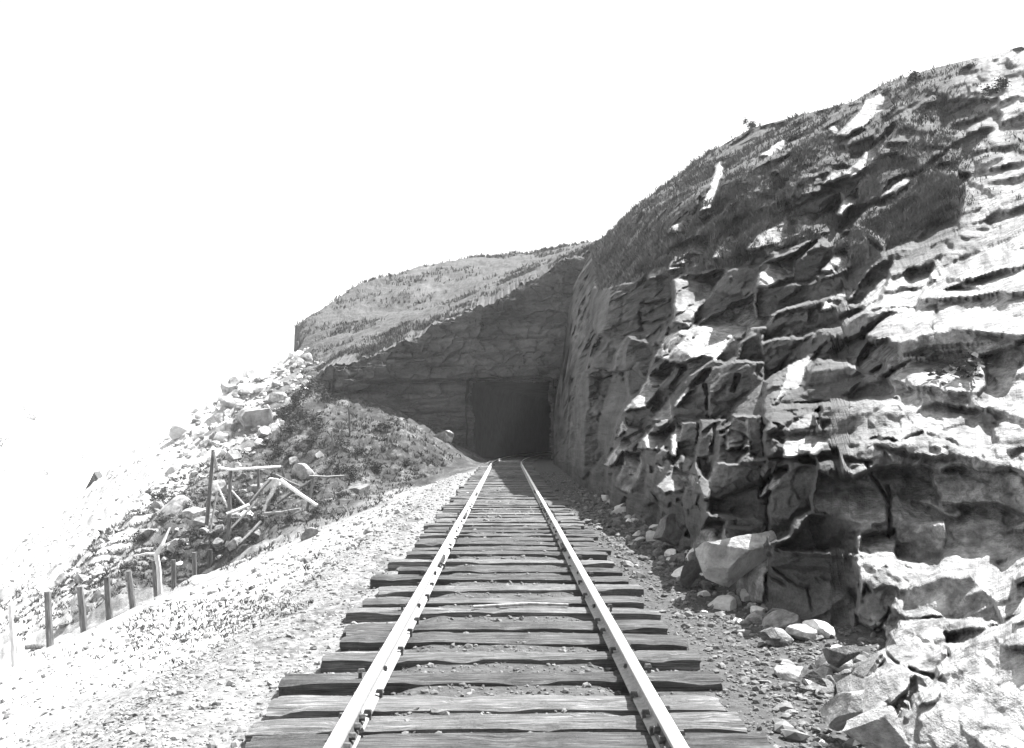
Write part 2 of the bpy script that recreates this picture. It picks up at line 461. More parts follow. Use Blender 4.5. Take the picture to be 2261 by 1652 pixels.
def prof(z, Y):
    xr = np.interp(Y, rim_Y[o_], rim_x[o_]); zr = np.interp(Y, rim_Y[o_], rim_z[o_])
    xb = xbase(Y)
    z = np.clip(z, 0, None)
    w = xr - xb
    def seg(pts):
        q = [(0.0 * w, 0.0 * zr)] + [(fx_ * w, fz_ * zr) for fx_, fz_ in pts] + [(w, zr)]
        out = np.zeros_like(z)
        for (xa, za), (xc_, zc_) in zip(q[:-1], q[1:]):
            t = np.clip((z - za) / (zc_ - za), 0, None)
            if zc_ is not zr: t = np.minimum(t, 1)
            out += (xc_ - xa) * t
        return out
    low = seg([(.2, .15), (.42, .37)])
    mid_ = seg([(.02, .19), (.26, .42), (.55, .64)])
    far_ = seg([(.02, .3), (.10, .52), (.33, .74)])
    k1 = sstep(6.0, 9.5, Y); k2 = sstep(14, 28, Y)
    return xb + (low * (1 - k1) + mid_ * k1) * (1 - k2) + far_ * k2
pxs = np.concatenate([np.arange(1222, 2275, 1.75), np.geomspace(2280, 3600, 70)])
NR = 640
top = np.interp(pxs, sk[:, 0], sk[:, 1]) + 1.0
_yy = np.geomspace(1.0, 46, 4000)
Yb_ground = np.array([_yy[np.argmax((p_ - VX) / F * _yy > xbase(_yy))] if ((p_ - VX) / F * _yy > xbase(_yy)).any() else 46.0 for p_ in pxs])
bot = VY + (CAMZ + 0.25) * F / np.minimum(Yb_ground, 46.0)
tt = np.linspace(0, 1, NR)
PX = np.broadcast_to(pxs[None], (NR, len(pxs))); PY = top[None] + (bot - top)[None] * tt[:, None]
a_ = ((PX - VX) / F).ravel(); b_ = ((VY - PY) / F).ravel()
lo = np.full(len(a_), 1.3); found = np.zeros(len(a_), bool); Yb = np.full(len(a_), 58.0)
prevY = 1.3
for Yk in np.geomspace(1.35, 58.5, 110):
    fkt = a_ * Yk - prof(CAMZ + b_ * Yk, np.full(len(a_), Yk))
    hit = (~found) & (fkt > 0)
    if hit.any():
        l = np.full(hit.sum(), prevY); h = np.full(hit.sum(), Yk)
        for _ in range(18):
            mth = (l + h) / 2
            g = a_[hit] * mth - prof(CAMZ + b_[hit] * mth, mth)
            h = np.where(g > 0, mth, h); l = np.where(g > 0, l, mth)
        Yb[hit] = h; found |= hit
    prevY = Yk
RAY = np.stack([a_, np.ones(len(a_)), b_], -1)
O = np.array([0, 0, CAMZ])
P0 = O + RAY * Yb[:, None]
pxf, pyf = PX.ravel(), PY.ravel()
q3 = np.stack([pxf * .02, pyf * .02, np.zeros(len(pxf))], -1)
wx = pxf + 7 * fbm(q3, 3, 51) + 3 * fbm(q3 * 5, 2, 55); wy = pyf + 7 * fbm(q3, 3, 57) + 3 * fbm(q3 * 5, 2, 59)
Ycur = Yb.copy()
veg = np.zeros(len(pxf)); pale = np.zeros(len(pxf))
def facet_normal(kind, C, jit, rs):
    V_ = nrm(O - C)
    # a lit face near eye level can lie back along the slope; one seen from below has to turn towards the eye
    flat = float(np.clip(1 - (C[2] - CAMZ) / C[1] / .22, 0, 1))
    slope = np.array([-.72, -.12, .55]) * flat * .8
    if kind == 'B': n_ = V_ * (0.85 - .35 * flat) + SUN * 1.0 + slope
    elif kind == 'W': n_ = V_ * (0.6 - .2 * flat) + SUN * 1.2 + slope
    elif kind == 'D': n_ = np.array([-.88, -.40, -.12])
    elif kind == 'C': n_ = np.array([-.45, -.88, .05])
    else: n_ = np.array([-.62, -.62, .42])
    n_ = nrm(n_) + rs.normal(0, jit, 3)
    n_ = nrm(n_)
    if n_ @ V_ < 0.16: n_ = nrm(n_ + V_ * (0.2 - n_ @ V_))
    return n_
def apply_plane(mask, n_, L, lift=0.0):
    C = O + (RAY[mask] * Ycur0[mask][:, None]).mean(0)
    C = C - (C - O) / np.linalg.norm(C - O) * lift
    den = RAY[mask] @ n_
    den = np.where(np.abs(den) < 1e-3, -1e-3, den)
    Yp = ((C - O) @ n_) / den
    d = Yp - Ycur0[mask]
    Ycur[mask] = Ycur0[mask] + np.clip(d, -L, L)
# a) natural block facets everywhere: joints follow the dipping beds
th = R(28)
def beds(P, sc):
    u = P[:, 0] * math.cos(th) + P[:, 2] * math.sin(th); w = -P[:, 0] * math.sin(th) + P[:, 2] * math.cos(th)
    return np.stack([u / sc[0], P[:, 1] / sc[1], w / sc[2]], -1)
VEGP = [('0', [(1300,500),(1660,200),(2100,80),(2270,60),(2270,430),(2190,470),(2100,480),(2020,520),(1950,560),(1900,590),(1830,560),(1880,470),(1820,520),(1700,555),(1640,585),(1450,610),(1320,640)])]
def warp(P): return P + np.stack([fbm(P * 2.2, 4, 61), fbm(P * 2.2, 4, 63), fbm(P * 2.2, 4, 65)], -1) * 0.16
Pw = warp(P0)
calm = np.interp(pxf, [1222, 1440, 1560, 1900, 2050, 2300], [.8, .6, 1, 1, .7, .5])
calm = calm * np.where(inpoly(wx, wy, VEGP[0][1]), .55, 1.0)
idv, f1, f2 = voronoi(beds(Pw, (1.8, 3.4, 0.9)), 70)
u, inv = np.unique(idv, return_inverse=True)
cnt = np.bincount(inv).astype(float)
C = np.stack([np.bincount(inv, P0[:, k]) / cnt for k in range(3)], -1)
cpx = np.bincount(inv, pxf) / cnt; cpy = np.bincount(inv, pyf) / cnt
rs = np.random.RandomState(70)
NN = []
for c, qx, qy in zip(C, cpx, cpy):
    pb = np.interp(qx, [1400, 1700, 1930, 2030], [.05, .25, .6, 1.0])
    kd = rs.choice(['B', 'D', 'M'], p=[pb, (1 - pb) * .35, (1 - pb) * .65]) if qx > 1480 else rs.choice(['C', 'D'])
    NN.append(facet_normal(kd, c, 0.16, rs))
NN = np.array(NN)
lift = rs.uniform(-.2, .4, len(u)) * np.interp(cpx, [1800, 2000], [1, .15])
CC = C - (C - O) / np.linalg.norm(C - O, axis=1)[:, None] * lift[:, None]
num = ((CC - O) * NN).sum(1)[inv]; den = (RAY * NN[inv]).sum(1); den = np.where(np.abs(den) < 1e-3, -1e-3, den)
Ls = 1.3 * (0.5 + Yb / 20.0) * calm * np.interp(pxf, [1880, 2000], [1, .5])
Ycur = Yb + np.clip((num / den - Yb) * calm, -Ls, Ls) + 0.08 * Ls * sstep(.08, 0.0, f2 - f1)
# b) the facets one can pick out by eye
POLY = [
 ('5','M',[(1220,1000),(1300,900),(1500,850),(1650,650),(1850,690),(1900,800),(1850,1000),(1550,1120),(1400,1180),(1300,1080)]),
 ('5','D',[(1100,770),(1240,690),(1380,590),(1450,590),(1380,680),(1240,750)]),
 ('5','D',[(800,860),(1080,790),(1140,800),(1000,880),(960,940),(900,920),(770,950)]),
 ('5','W',[(1060,430),(1110,380),(1135,390),(1110,440)]),
 ('5','W',[(1110,455),(1290,240),(1400,190),(1460,260),(1370,310),(1330,350),(1190,460)]),
 ('5','W',[(640,580),(720,510),(800,480),(830,495),(790,530),(700,580)]),
 ('5','W',[(270,910),(320,780),(365,640),(400,620),(415,660),(380,790),(345,890)]),
 ('5','B',[(60,1060),(100,1010),(160,970),(230,980),(170,1040)]),
 ('5','W',[(1020,750),(1080,690),(1180,670),(1330,520),(1460,380),(1490,400),(1340,590),(1240,690),(1130,730)]),
 ('5','B',[(560,1150),(640,1060),(820,960),(930,930),(1000,930),(1140,810),(1150,860),(1040,950),(900,1010),(880,1060),(720,1120),(600,1160)]),
 ('5','W',[(1110,930),(1150,850),(1240,770),(1250,830),(1140,940)]),
 ('5','W',[(1370,840),(1480,740),(1600,680),(1700,605),(1815,535),(1705,635),(1600,720),(1450,820)]),
 ('5','B',[(80,1280),(120,1190),(270,1120),(330,1120),(310,1210),(200,1250)]),
 ('5','B',[(350,1205),(380,1140),(480,1040),(515,1050),(470,1160),(400,1210)]),
 ('5','D',[(0,1310),(460,1200),(640,1170),(720,1180),(640,1250),(450,1270),(200,1300),(0,1345)]),
 ('5','B',[(110,1550),(110,1330),(430,1280),(440,1300),(270,1520),(220,1620),(110,1600)]),
 ('5','D',[(270,1520),(450,1280),(620,1250),(690,1250),(630,1340),(610,1400),(500,1490),(350,1560),(240,1620)]),
 ('5','W',[(640,1310),(700,1250),(820,1190),(980,1090),(1000,1110),(900,1170),(850,1210),(840,1320),(680,1380),(620,1380)]),
 ('5','D',[(1190,1080),(1220,1000),(1340,1060),(1400,1120),(1380,1220),(1200,1400),(1000,1460),(740,1530),(620,1580),(620,1430),(690,1380),(850,1360),(1000,1350),(1180,1280)]),
 ('5','C',[(850,1260),(880,1200),(960,1170),(1060,1180),(990,1300),(990,1360),(860,1360)]),
 ('5','D',[(1060,1170),(1180,1080),(1200,1180),(1180,1260),(1080,1310),(1000,1310)]),
 ('5','W',[(1020,1290),(1110,1180),(1190,1130),(1195,1180),(1160,1260),(1070,1300)]),
 ('5','W',[(1020,1530),(1050,1460),(1170,1400),(1230,1400),(1160,1470),(1070,1530)]),
 ('5','D',[(700,1640),(740,1550),(900,1510),(1030,1480),(1020,1540),(1170,1480),(1290,1500),(1190,1550),(1150,1651)]),
 ('5','W',[(1250,1500),(1290,1430),(1400,1350),(1550,1280),(1720,1250),(1600,1520),(1310,1530)]),
 ('4','W',[(500,800),(560,690),(640,640),(800,600),(1000,480),(1110,420),(1120,570),(1220,560),(1180,620),(1080,630),(1050,700),(980,690),(870,830),(800,800),(700,830),(600,830)]),
 ('4','D',[(870,830),(980,690),(1060,650),(1000,800),(940,830)]),
 ('4','C',[(1000,830),(1080,630),(1200,620),(1150,700),(1160,830),(1080,840)]),
 ('4','D',[(1180,620),(1250,550),(1520,500),(1530,540),(1700,520),(1640,600),(1500,630),(1330,650),(1290,690),(1160,720)]),
 ('4','C',[(0,1500),(20,900),(320,900),(330,1050),(200,1400),(60,1560)]),
 ('4','C',[(310,880),(330,680),(470,720),(500,800),(440,1000),(330,1050)]),
 ('4','C',[(100,600),(120,380),(600,310),(610,560),(440,650),(310,690),(150,680)]),
 ('4','W',[(310,1140),(400,1020),(480,900),(560,870),(640,840),(560,960),(480,1060),(440,1120)]),
 ('4','D',[(300,1150),(430,1130),(490,1090),(470,1190),(420,1260),(330,1240)]),
 ('4','D',[(480,1090),(560,950),(640,850),(670,860),(590,1000),(510,1120)]),
 ('4','B',[(480,1190),(600,1050),(610,1190),(540,1200)]),
 ('4','W',[(620,1110),(700,1000),(800,890),(850,880),(820,960),(720,1020),(640,1120)]),
 ('4','D',[(640,930),(650,910),(750,840),(780,850),(700,930),(620,1030)]),
 ('4','D',[(620,1160),(720,1040),(810,1000),(830,1180),(780,1190)]),
 ('4','C',[(840,880),(960,830),(1160,830),(1160,1170),(830,1170)]),
 ('4','B',[(960,1010),(1000,920),(1030,910),(980,1010)]),
 ('4','M',[(770,1190),(930,1190),(880,1400),(820,1560),(760,1480)]),
 ('4','B',[(930,1390),(970,1190),(1080,1190),(1075,1340)]),
 ('4','D',[(1075,1180),(1165,1170),(1170,1430),(1080,1420)]),
 ('4','D',[(660,1220),(770,1200),(750,1440),(640,1410)]),
 ('4','B',[(400,1380),(430,1290),(620,1240),(560,1370)]),
 ('4','W',[(600,1400),(600,1290),(640,1220),(665,1240),(630,1420)]),
 ('4','W',[(190,1460),(290,1330),(430,1260),(455,1280),(330,1385),(230,1480)]),
 ('4','W',[(265,1310),(300,1205),(335,1260)]),
 ('4','B',[(260,1600),(330,1400),(420,1400),(400,1560),(330,1650)]),
 ('4','D',[(350,1640),(430,1400),(450,1500),(430,1650)]),
 ('4','B',[(500,1600),(620,1480),(750,1530),(740,1600),(560,1640)]),
 ('6','M',[(730,480),(790,400),(900,370),(1000,190),(1180,210),(1260,280),(1430,300),(1470,390),(1450,420),(1000,470)]),
 ('6','W',[(735,445),(790,310),(820,230),(960,160),(1000,160),(930,240),(870,370),(790,390)]),
 ('6','W',[(1450,310),(1500,260),(1600,200),(1880,130),(2000,200),(1900,400),(1700,380),(1550,380)]),
 ('6','B',[(800,620),(850,560),(980,520),(1000,640),(830,650)]),
 ('6','M',[(1020,640),(1020,480),(1200,460),(1400,500),(1300,560),(1200,660),(1080,700)]),
 ('6','W',[(780,800),(790,690),(850,650),(1050,640),(1070,700),(1000,770),(900,790)]),
 ('6','C',[(710,1330),(690,1150),(720,850),(830,820),(1000,830),(960,1130),(870,1170),(830,1270)]),
 ('6','W',[(640,1040),(680,970),(740,850),(810,850),(770,920),(690,1020)]),
 ('6','B',[(980,1110),(1000,880),(1140,910),(1300,940),(1400,1050),(1420,1180),(1300,1220),(1100,1150)]),
 ('6','C',[(340,1150),(330,950),(380,830),(660,830),(640,1000),(620,1150)]),
 ('6','D',[(950,1150),(1090,1150),(1350,1220),(1230,1300),(1240,1390),(1000,1370),(740,1360),(850,1290)]),
 ('6','D',[(1440,1210),(1780,1190),(1780,1290),(1730,1440),(1480,1420)]),
 ('6','W',[(1240,1400),(1270,1280),(1470,1230),(1470,1400),(1300,1540),(1250,1640)]),
 ('7','C',[(690,530),(730,440),(1210,480),(1240,770),(1170,970),(1050,1070),(700,960)]),
 ('7','M',[(1530,760),(1580,650),(1760,580),(1930,580),(2050,700),(2130,880),(1980,870),(1800,850)]),
 ('7','C',[(1240,860),(1240,770),(1330,680),(1480,640),(1500,680),(1440,800),(1400,900),(1330,930)]),
 ('7','W',[(1110,1160),(1240,880),(1330,940),(1280,1050),(1200,1180)]),
 ('7','B',[(1280,1220),(1400,1060),(1500,860),(1800,880),(1780,1050),(1500,1150)]),
 ('7','M',[(1290,1230),(1400,1180),(1450,1400),(1330,1480),(1250,1420)]),
 ('7','B',[(220,430),(340,240),(430,270),(430,400),(380,480),(360,620),(260,560)]),
 ('7','C',[(430,300),(600,290),(640,330),(550,430),(500,640),(450,720),(370,620),(400,450)]),
 ('7','W',[(560,460),(640,330),(690,480),(660,760),(520,740),(500,650)]),
]
Ycur0 = Ycur.copy()
Ybig = Yb.copy()
rs = np.random.RandomState(5)
region = np.zeros(len(pxf))
for z, kind, pts in POLY:
    m = inpoly(wx, wy, zz(z, pts))
    if m.sum() < 12: continue
    # facet plane cuts through the underlying slope, a little of the block relief stays on it
    Yold = Ycur0; 
    base = 0.45 * Yb + 0.55 * Ycur0
    Ysave = Ycur0; Ycur0 = base
    Cn = O + (RAY[m] * base[m][:, None]).mean(0)
    ymean = base[m].mean()
    nvec = facet_normal(kind, Cn, 0.05, rs)
    apply_plane(m, nvec, (0.075 * ymean + 0.3) * (1.0 if kind not in 'BW' else np.interp(pxf[m].mean(), [1700, 2000], [1.0, .4])), ({'D': -.01, 'C': 0.01}.get(kind, 0.008) + (.05 if z == '7' and pts[0] in ((220,430),(430,300),(560,460)) else 0)) * ymean)
    Ycur0 = Ysave
    region[m] = 1
    if kind == 'W': pale[m] = np.clip(.85 + .8 * fbm(q3[m] * 3, 4, 99), .15, 1)  # sunlit facets whitened as well, sunlight put into the rock colour
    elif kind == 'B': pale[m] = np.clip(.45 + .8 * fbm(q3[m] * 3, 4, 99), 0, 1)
# smaller blocks and chips riding on every face
for sc, L, gm, seed in (((0.95, 2.8, 0.5), .42, .75, 80), ((0.36, 1.1, 0.19), .15, .75, 90), ((.13, .18, .08), .045, .6, 98)):
    Pc = O + RAY * Ycur[:, None]
    idv, f1, f2 = voronoi(beds(warp(Pc), sc), seed)
    u, inv = np.unique(idv, return_inverse=True); cnt = np.bincount(inv).astype(float)
    C = np.stack([np.bincount(inv, Pc[:, k]) / cnt for k in range(3)], -1)
    rs = np.random.RandomState(seed)
    gr = rs.normal(0, gm, (len(u), 3)); of = rs.uniform(-.6, .4, len(u)) * L
    d = ((Pc - C[inv]) * gr[inv]).sum(1)
    Ls = L * (0.5 + Ycur / 20.0) * calm
    k_ = np.where(region > 0, .32, .75)
    Ycur = Ycur + (np.clip(d, -Ls, Ls) + of[inv] * (0.5 + Ycur / 20.0) * calm) * k_ + .10 * Ls * sstep(.08, 0, f2 - f1)
def soften(Yv, n):
    g_ = np.log(Yv).reshape(NR, len(pxs))
    for _ in range(n):
        q = g_.copy(); q[1:-1] = (g_[:-2] + 2 * g_[1:-1] + g_[2:]) / 4
        g_ = q.copy(); g_[:, 1:-1] = (q[:, :-2] + 2 * q[:, 1:-1] + q[:, 2:]) / 4
    return np.exp(g_).ravel()
Ycur = soften(Ycur, 1)
# open joints that can be traced along the face
CRACKS = [('6',[(720,490),(980,465),(1200,455),(1480,430)]),('6',[(690,800),(1100,800),(1320,830)]),('6',[(690,880),(690,1300)]),('6',[(660,330),(665,880)]),('6',[(1430,980),(1430,1290)]),
 ('6',[(1320,690),(1500,690),(1640,640)]),('6',[(1000,480),(1010,640)]),('6',[(1280,830),(1360,950),(1420,1080)]),('6',[(1420,290),(1480,260),(1600,200)]),('6',[(1100,215),(1300,190),(1480,210)]),
 ('4',[(420,1260),(600,1195)]),('4',[(0,940),(200,940),(330,900)]),('4',[(100,870),(330,910)]),('4',[(420,490),(600,450)]),('4',[(430,605),(610,570)]),('4',[(410,550),(415,700)]),
 ('4',[(0,330),(300,290),(600,250),(960,210)]),('4',[(1240,560),(1530,500)]),('4',[(560,760),(600,560)]),('4',[(760,1190),(770,1480)]),('4',[(870,1190),(850,1400)]),
 ('7',[(690,530),(690,980)]),('7',[(1240,620),(1240,860)]),('7',[(700,520),(850,640),(960,680)]),('7',[(940,680),(960,800)]),('7',[(700,590),(800,650)]),('7',[(690,940),(1000,900)]),
 ('7',[(1380,900),(1440,790)]),('7',[(1200,1200),(1290,1230),(1400,1120)]),('7',[(400,450),(440,330)]),('7',[(1500,860),(1800,850),(2100,900)]),('7',[(1780,940),(1800,1080)]),('7',[(1400,1060),(1500,1150),(1780,1250)]),
 ('5',[(1240,1540),(1500,1520),(1730,1500)]),('5',[(1600,1520),(1700,1380)]),('5',[(1700,1640),(1730,1520)]),('5',[(1300,1080),(1400,1180)]),('5',[(700,960),(900,870),(1080,790)])]
cw = np.stack([wx, wy], -1)
for z, pts in CRACKS:
    P_ = zz(z, pts)
    dm = np.full(len(pxf), 1e9)
    x0_, x1_ = min(p[0] for p in P_) - 15, max(p[0] for p in P_) + 15; y0_, y1_ = min(p[1] for p in P_) - 15, max(p[1] for p in P_) + 15
    mm = (wx > x0_) & (wx < x1_) & (wy > y0_) & (wy < y1_)
    if not mm.any(): continue
    q = cw[mm]; dd = np.full(len(q), 1e9)
    for A_1, B_1 in zip(P_[:-1], P_[1:]):
        a1 = np.array(A_1); b1 = np.array(B_1); t = np.clip(((q - a1) @ (b1 - a1)) / ((b1 - a1) @ (b1 - a1)), 0, 1)
        dd = np.minimum(dd, np.linalg.norm(q - a1 - t[:, None] * (b1 - a1), axis=1))
    Ycur[mm] += (.012 * Ycur[mm] + .1) * np.exp(-(dd / 3.0) ** 2)
# pale dyke above and beside the tunnel
for z, pts in (('3',[(1705,860),(1725,700),(1735,380),(1830,290),(1860,370),(1840,620),(1800,790),(1745,850),(1715,930)]), ('3',[(1620,1100),(1640,980),(1750,960),(1770,1500),(1650,1560),(1610,1300)])):
    m = inpoly(wx, wy, zz(z, pts)); pale[m] = np.clip((.2 if pts[0][0] > 1650 else .05) + 0.4 * fbm(q3[m] * 4, 3, 91), 0, 1)
# right-hand end whitened: glare put into the stone colour
glare_pale = np.interp(pxf + 60 * fbm(q3 * .6, 3, 93), [1820, 2060], [0, 1.0]) * np.clip(.85 + 1.2 * fbm(q3 * 2, 4, 97), .15, 1) * np.maximum(np.clip((pyf - (560 - .35 * (pxf - 2000))) / 60, 0, 1), .75 * np.clip((pxf - 2090) / 90, 0, 1))
pale = np.maximum(pale, glare_pale)
# turf on the upper hillside
for z, pts in VEGP:
    m = inpoly(wx, wy, zz(z, pts)); veg[m] = 1
veg *= (1 - np.clip(region * 0.0 + pale * 1.6, 0, 1))
veg *= np.clip(0.62 + 1.5 * fbm(beds(P0, (2.2, 5.0, .55)), 4, 95) + .5 * fbm(P0 * 1.5, 3, 96), 0, 1)
veg *= np.interp(pxf, [2050, 2200], [1, .2])
# fine relief on the broken faces
Pn = O + RAY * Ycur[:, None]
bd = beds(Pn, (0.9, 0.9, 0.16))
wb = -Pn[:, 0] * math.sin(th) + Pn[:, 2] * math.cos(th)
isC = np.where(region > 0, .55, 1.0) * np.clip(calm, .4, 1)
s1 = wb / .46 + .45 * fbm(Pn * np.array([.8, .35, .8]), 4, 181) + .5 * fbm(Pn * .25, 2, 183)
m1 = np.clip(.5 + 1.6 * fbm(Pn * .7, 3, 185), 0, 1.2)
s2 = wb / .15 + .6 * fbm(Pn * np.array([1.6, .7, 1.6]), 4, 187)
m2 = np.clip(.4 + 1.8 * fbm(Pn * 1.1, 3, 189), 0, 1.2)
Ycur = Ycur - (.20 * (s1 - np.floor(s1) - .5) * m1 + .06 * (s2 - np.floor(s2) - .5) * m2) * isC * (0.55 + Ycur / 22)
rgh = np.clip(.6 + 1.4 * fbm(Pn * .5, 3, 103), .25, 1.6) * np.clip(calm, .5, 1)
Ycur = Ycur - (0.05 * fbm(Pn * 1.6, 4, 101) + 0.03 * fbm(bd, 3, 105) + 0.03 * fbm(beds(Pn, (.3, .3, .05)), 3, 109) + 0.04 * fbm(Pn * 7, 3, 107) + .018 * fbm(Pn * 22, 2, 111)) * rgh * (0.5 + Ycur / 25)
Ycur = soften(Ycur, 1)
zr_ = (CAMZ + b_ * Yb)
kf = np.clip(.15 + zr_ / .7, .05, 1)
Ycur = np.where(Ycur < Yb, Yb + (Ycur - Yb) * kf, Ycur)
Pn = O + RAY * Ycur[:, None]
CLIFF_P, CLIFF_VEG, CLIFF_PX, CLIFF_PY = Pn.copy(), veg.copy(), pxf, pyf
# shelf of hill behind the skyline, and a skirt under the foot
g = Pn.reshape(NR, len(pxs), 3)
rows = [g]
veg_r = [veg.reshape(NR, -1)]; pale_r = [pale.reshape(NR, -1)]
back = []
for dist, up in ((40, 4), (18, 2.6), (8, 1.2), (3.5, 0.2), (1.5, -0.15)):
    q = g[0].copy(); q[:, 0] += dist * 0.9; q[:, 1] += dist * 0.35; q[:, 2] += up - 0.1; back.append(q[None])
G3 = np.concatenate(back + [g], 0)
vv = np.concatenate([np.ones((5, len(pxs))) * 0.9, veg.reshape(NR, -1)], 0); pp = np.concatenate([np.zeros((5, len(pxs))), pale.reshape(NR, -1)], 0)
wall_shade = np.clip(sstep(22, 46, G3.reshape(-1, 3)[:, 1] + 8 * fbm(G3.reshape(-1, 3) * .5, 4, 175)) * sstep(13.5, 9, G3.reshape(-1, 3)[:, 2]), 0, 1)  # mask of the shade painted onto the far wall
link('cliff', mesh_np('cliff', G3.reshape(-1, 3), grid_faces(NR + 5, len(pxs)), False, {'wall_shade': wall_shade, 'veg': vv.ravel(), 'pale': pp.ravel()}), M_CLIFF, kind='structure')

# ------------------------------------------------------------------ portal rock face and the hill above it
EDGE = np.array([(-40, -2), (-22, 2.0), (-17, 4.6), (-14, 5.2), (-11.1, 5.8), (-9.1, 6.5), (-6.8, 7.5), (-3.4, 8.9), (0, 10.5), (2.9, 12.2), (5.5, 13.6), (10, 16), (40, 22)], dtype=float)
HP = [(x, 60 + max(0, -11 - x) * 1.15, z) for x, z in EDGE]
HP += [(-17,85,12.4),(-15.3,90,15),(-11.3,100,18.4),(-6.2,110,20.6),(-.5,120,23.2),(3.4,104,20.5),(-9,80,12.0),(-4.5,80,13.6),(-13.3,76,10.2),(-14.6,72,8.3),
       (-19.3,86,11.2),(-18,80,10.6),(-20.6,88,7.0),(-21.6,88,1.5),(-24,92,-1),(-34,100,-6),(-60,120,-16),(-11,130,17),(0,160,22),(-25,130,10),(-34,130,0),(12,80,18.5),(20,110,26),(40,150,32),(-60,180,-16),(20,180,26),(1,80,15.5)]
HP = np.array(HP); hp2 = HP[:, :2]
D2 = np.linalg.norm(hp2[:, None] - hp2[None], axis=-1); k = len(HP)
A2 = np.zeros((k + 3, k + 3)); A2[:k, :k] = -D2 - np.eye(k) * .02; A2[:k, k] = 1; A2[:k, k+1:] = hp2; A2[k, :k] = 1; A2[k+1:, :k] = hp2.T
w2 = np.linalg.solve(A2, np.concatenate([HP[:, 2], np.zeros(3)]))
def hill(x, y):
    q = np.stack([x, y], -1); d = np.sqrt(((q[:, None] - hp2[None]) ** 2).sum(-1))
    return -d @ w2[:k] + w2[k] + q @ w2[k+1:]
hx = np.concatenate([np.linspace(-60, -24, 40)[:-1], np.linspace(-24, 10, 430), np.linspace(10, 40, 30)[1:]])
nf, nb = 230, 260
yf = 60 + np.maximum(0, -11 - hx) * 1.15 + 0.5 * fbm(np.stack([hx * .3, hx * 0, hx * 0], -1), 3, 121)
ze = hill(hx, yf) + 0.75 * fbm(np.stack([hx * 1.1, hx * 0 + 3, hx * 0], -1), 6, 123, .68)
zb = np.where(hx < -11, np.minimum(ze - 0.3, H(hx, yf, False) - 1.5), -0.6)
s = np.linspace(0, 1, nf)
FZ = zb[None] + (ze - zb)[None] * s[:, None]
FX = np.broadcast_to(hx[None], FZ.shape); FY = np.broadcast_to(yf[None], FZ.shape) + 0.0
Pf = np.stack([FX.ravel(), FY.ravel(), FZ.ravel()], -1)
idv, f1, f2 = voronoi(np.stack([Pf[:, 0] / 2.6 + .3 * fbm(Pf * .5, 2, 125), Pf[:, 1] * 0, Pf[:, 2] / 1.5 + .25 * fbm(Pf * .5, 2, 127)], -1), 131)
idv2, _, _ = voronoi(np.stack([Pf[:, 0] / 0.9, Pf[:, 1] * 0, Pf[:, 2] / .5], -1), 135)
stp = hsh(idv % 9973, idv // 9973 % 9973, idv * 0, 3) * 0.6 + hsh(idv2 % 9973, idv2 // 9973 % 9973, idv2 * 0, 5) * 0.2
# the bed overhanging at the tunnel roof line, ledges below it on the left
roof = 5.05 + 0.03 * (Pf[:, 0] - .3)
stp += 0.45 * sstep(roof - .05, roof + .02, Pf[:, 2]) * sstep(-9, -7, Pf[:, 0])
stp += 0.9 * sstep(4.2, 0.4, Pf[:, 2]) * sstep(-2.2, -5, Pf[:, 0])
fade = np.clip((FZ.ravel() - np.repeat(zb[None], nf, 0).ravel()) * 0 + np.clip(1.0 - sstep(.985, 1.0, np.repeat(s, len(hx))), 0, 1), 0, 1)
lean = (FZ.ravel() - 0) * 0.06
xw = Pf[:, 0]; zw = Pf[:, 2] + .12 * fbm(np.stack([xw * .8, xw * 0, xw * 0], -1), 3, 133)
for zl, xa, xb_, dp in ((5.12, -9.5, 2.6, .5), (7.6, -3.5, 3.5, .22), (6.6, -8, -3.6, .2), (8.9, -2.2, 2.5, .15), (3.1, -5.5, -2.4, .35), (4.0, -7, -3, .2), (2.0, -4.5, -2.3, .4), (9.9, 0, 4, .15), (6.0, -6, -2.2, .15)):
    stp -= dp * np.exp(-((zw - zl - .03 * xw) / .07) ** 2) * sstep(xa, xa + 1, xw) * sstep(xb_, xb_ - 1, xw)
stp += .16 * fbm(Pf * np.array([.25, .25, 2.6]), 4, 137)
st_ = Pf[:, 2] / .85 + .5 * fbm(Pf * np.array([.35, .35, .6]), 4, 191); st_ -= np.floor(st_)
sv_ = Pf[:, 0] / 1.7 + .8 * fbm(Pf * np.array([.3, .3, .9]), 3, 193) + .5 * np.floor(Pf[:, 2] / .85); sv_ -= np.floor(sv_)
stp += (.34 * (st_ - .5) + .2 * (sv_ - .5)) * np.clip(.6 + 1.2 * fbm(Pf * .4, 3, 195), .1, 1.2)
Pf[:, 1] += lean - (stp + 0.25 * fbm(Pf * np.array([.7, .7, 1.6]), 4, 139) + .11 * fbm(Pf * 2.6, 4, 141)) * (0.15 + .85 * fade)
sb = np.concatenate([[0.15], np.geomspace(0.4, 150, nb - 1)])
top_y = Pf.reshape(nf, len(hx), 3)[-1, :, 1]
BY = top_y[None] + sb[:, None]; BX = np.broadcast_to(hx[None], BY.shape)
bz = np.empty(BY.size)
for i in range(0, BY.size, 40000):
    bz[i:i+40000] = hill(BX.ravel()[i:i+40000], BY.ravel()[i:i+40000])
dz0 = (ze - hill(hx, top_y))
bp = np.stack([BX.ravel(), BY.ravel(), np.zeros(BY.size)], -1)
amp = np.clip(np.repeat(sb, len(hx)) / 6, 0, 1)
ter = bz * 1.0
bz = bz + (dz0[None] * np.exp(-sb[:, None] / 3)).ravel() + amp * (0.55 * fbm(bp * .35, 5, 143) + 0.12 * fbm(bp * 2, 3, 145))
bz -= 12.0 * sstep(0.2, -0.7, bp[:, 0] + .215 * bp[:, 1] + .5 + 1.6 * fbm(bp * .45, 5, 144, .65)) * sstep(73, 76, bp[:, 1])
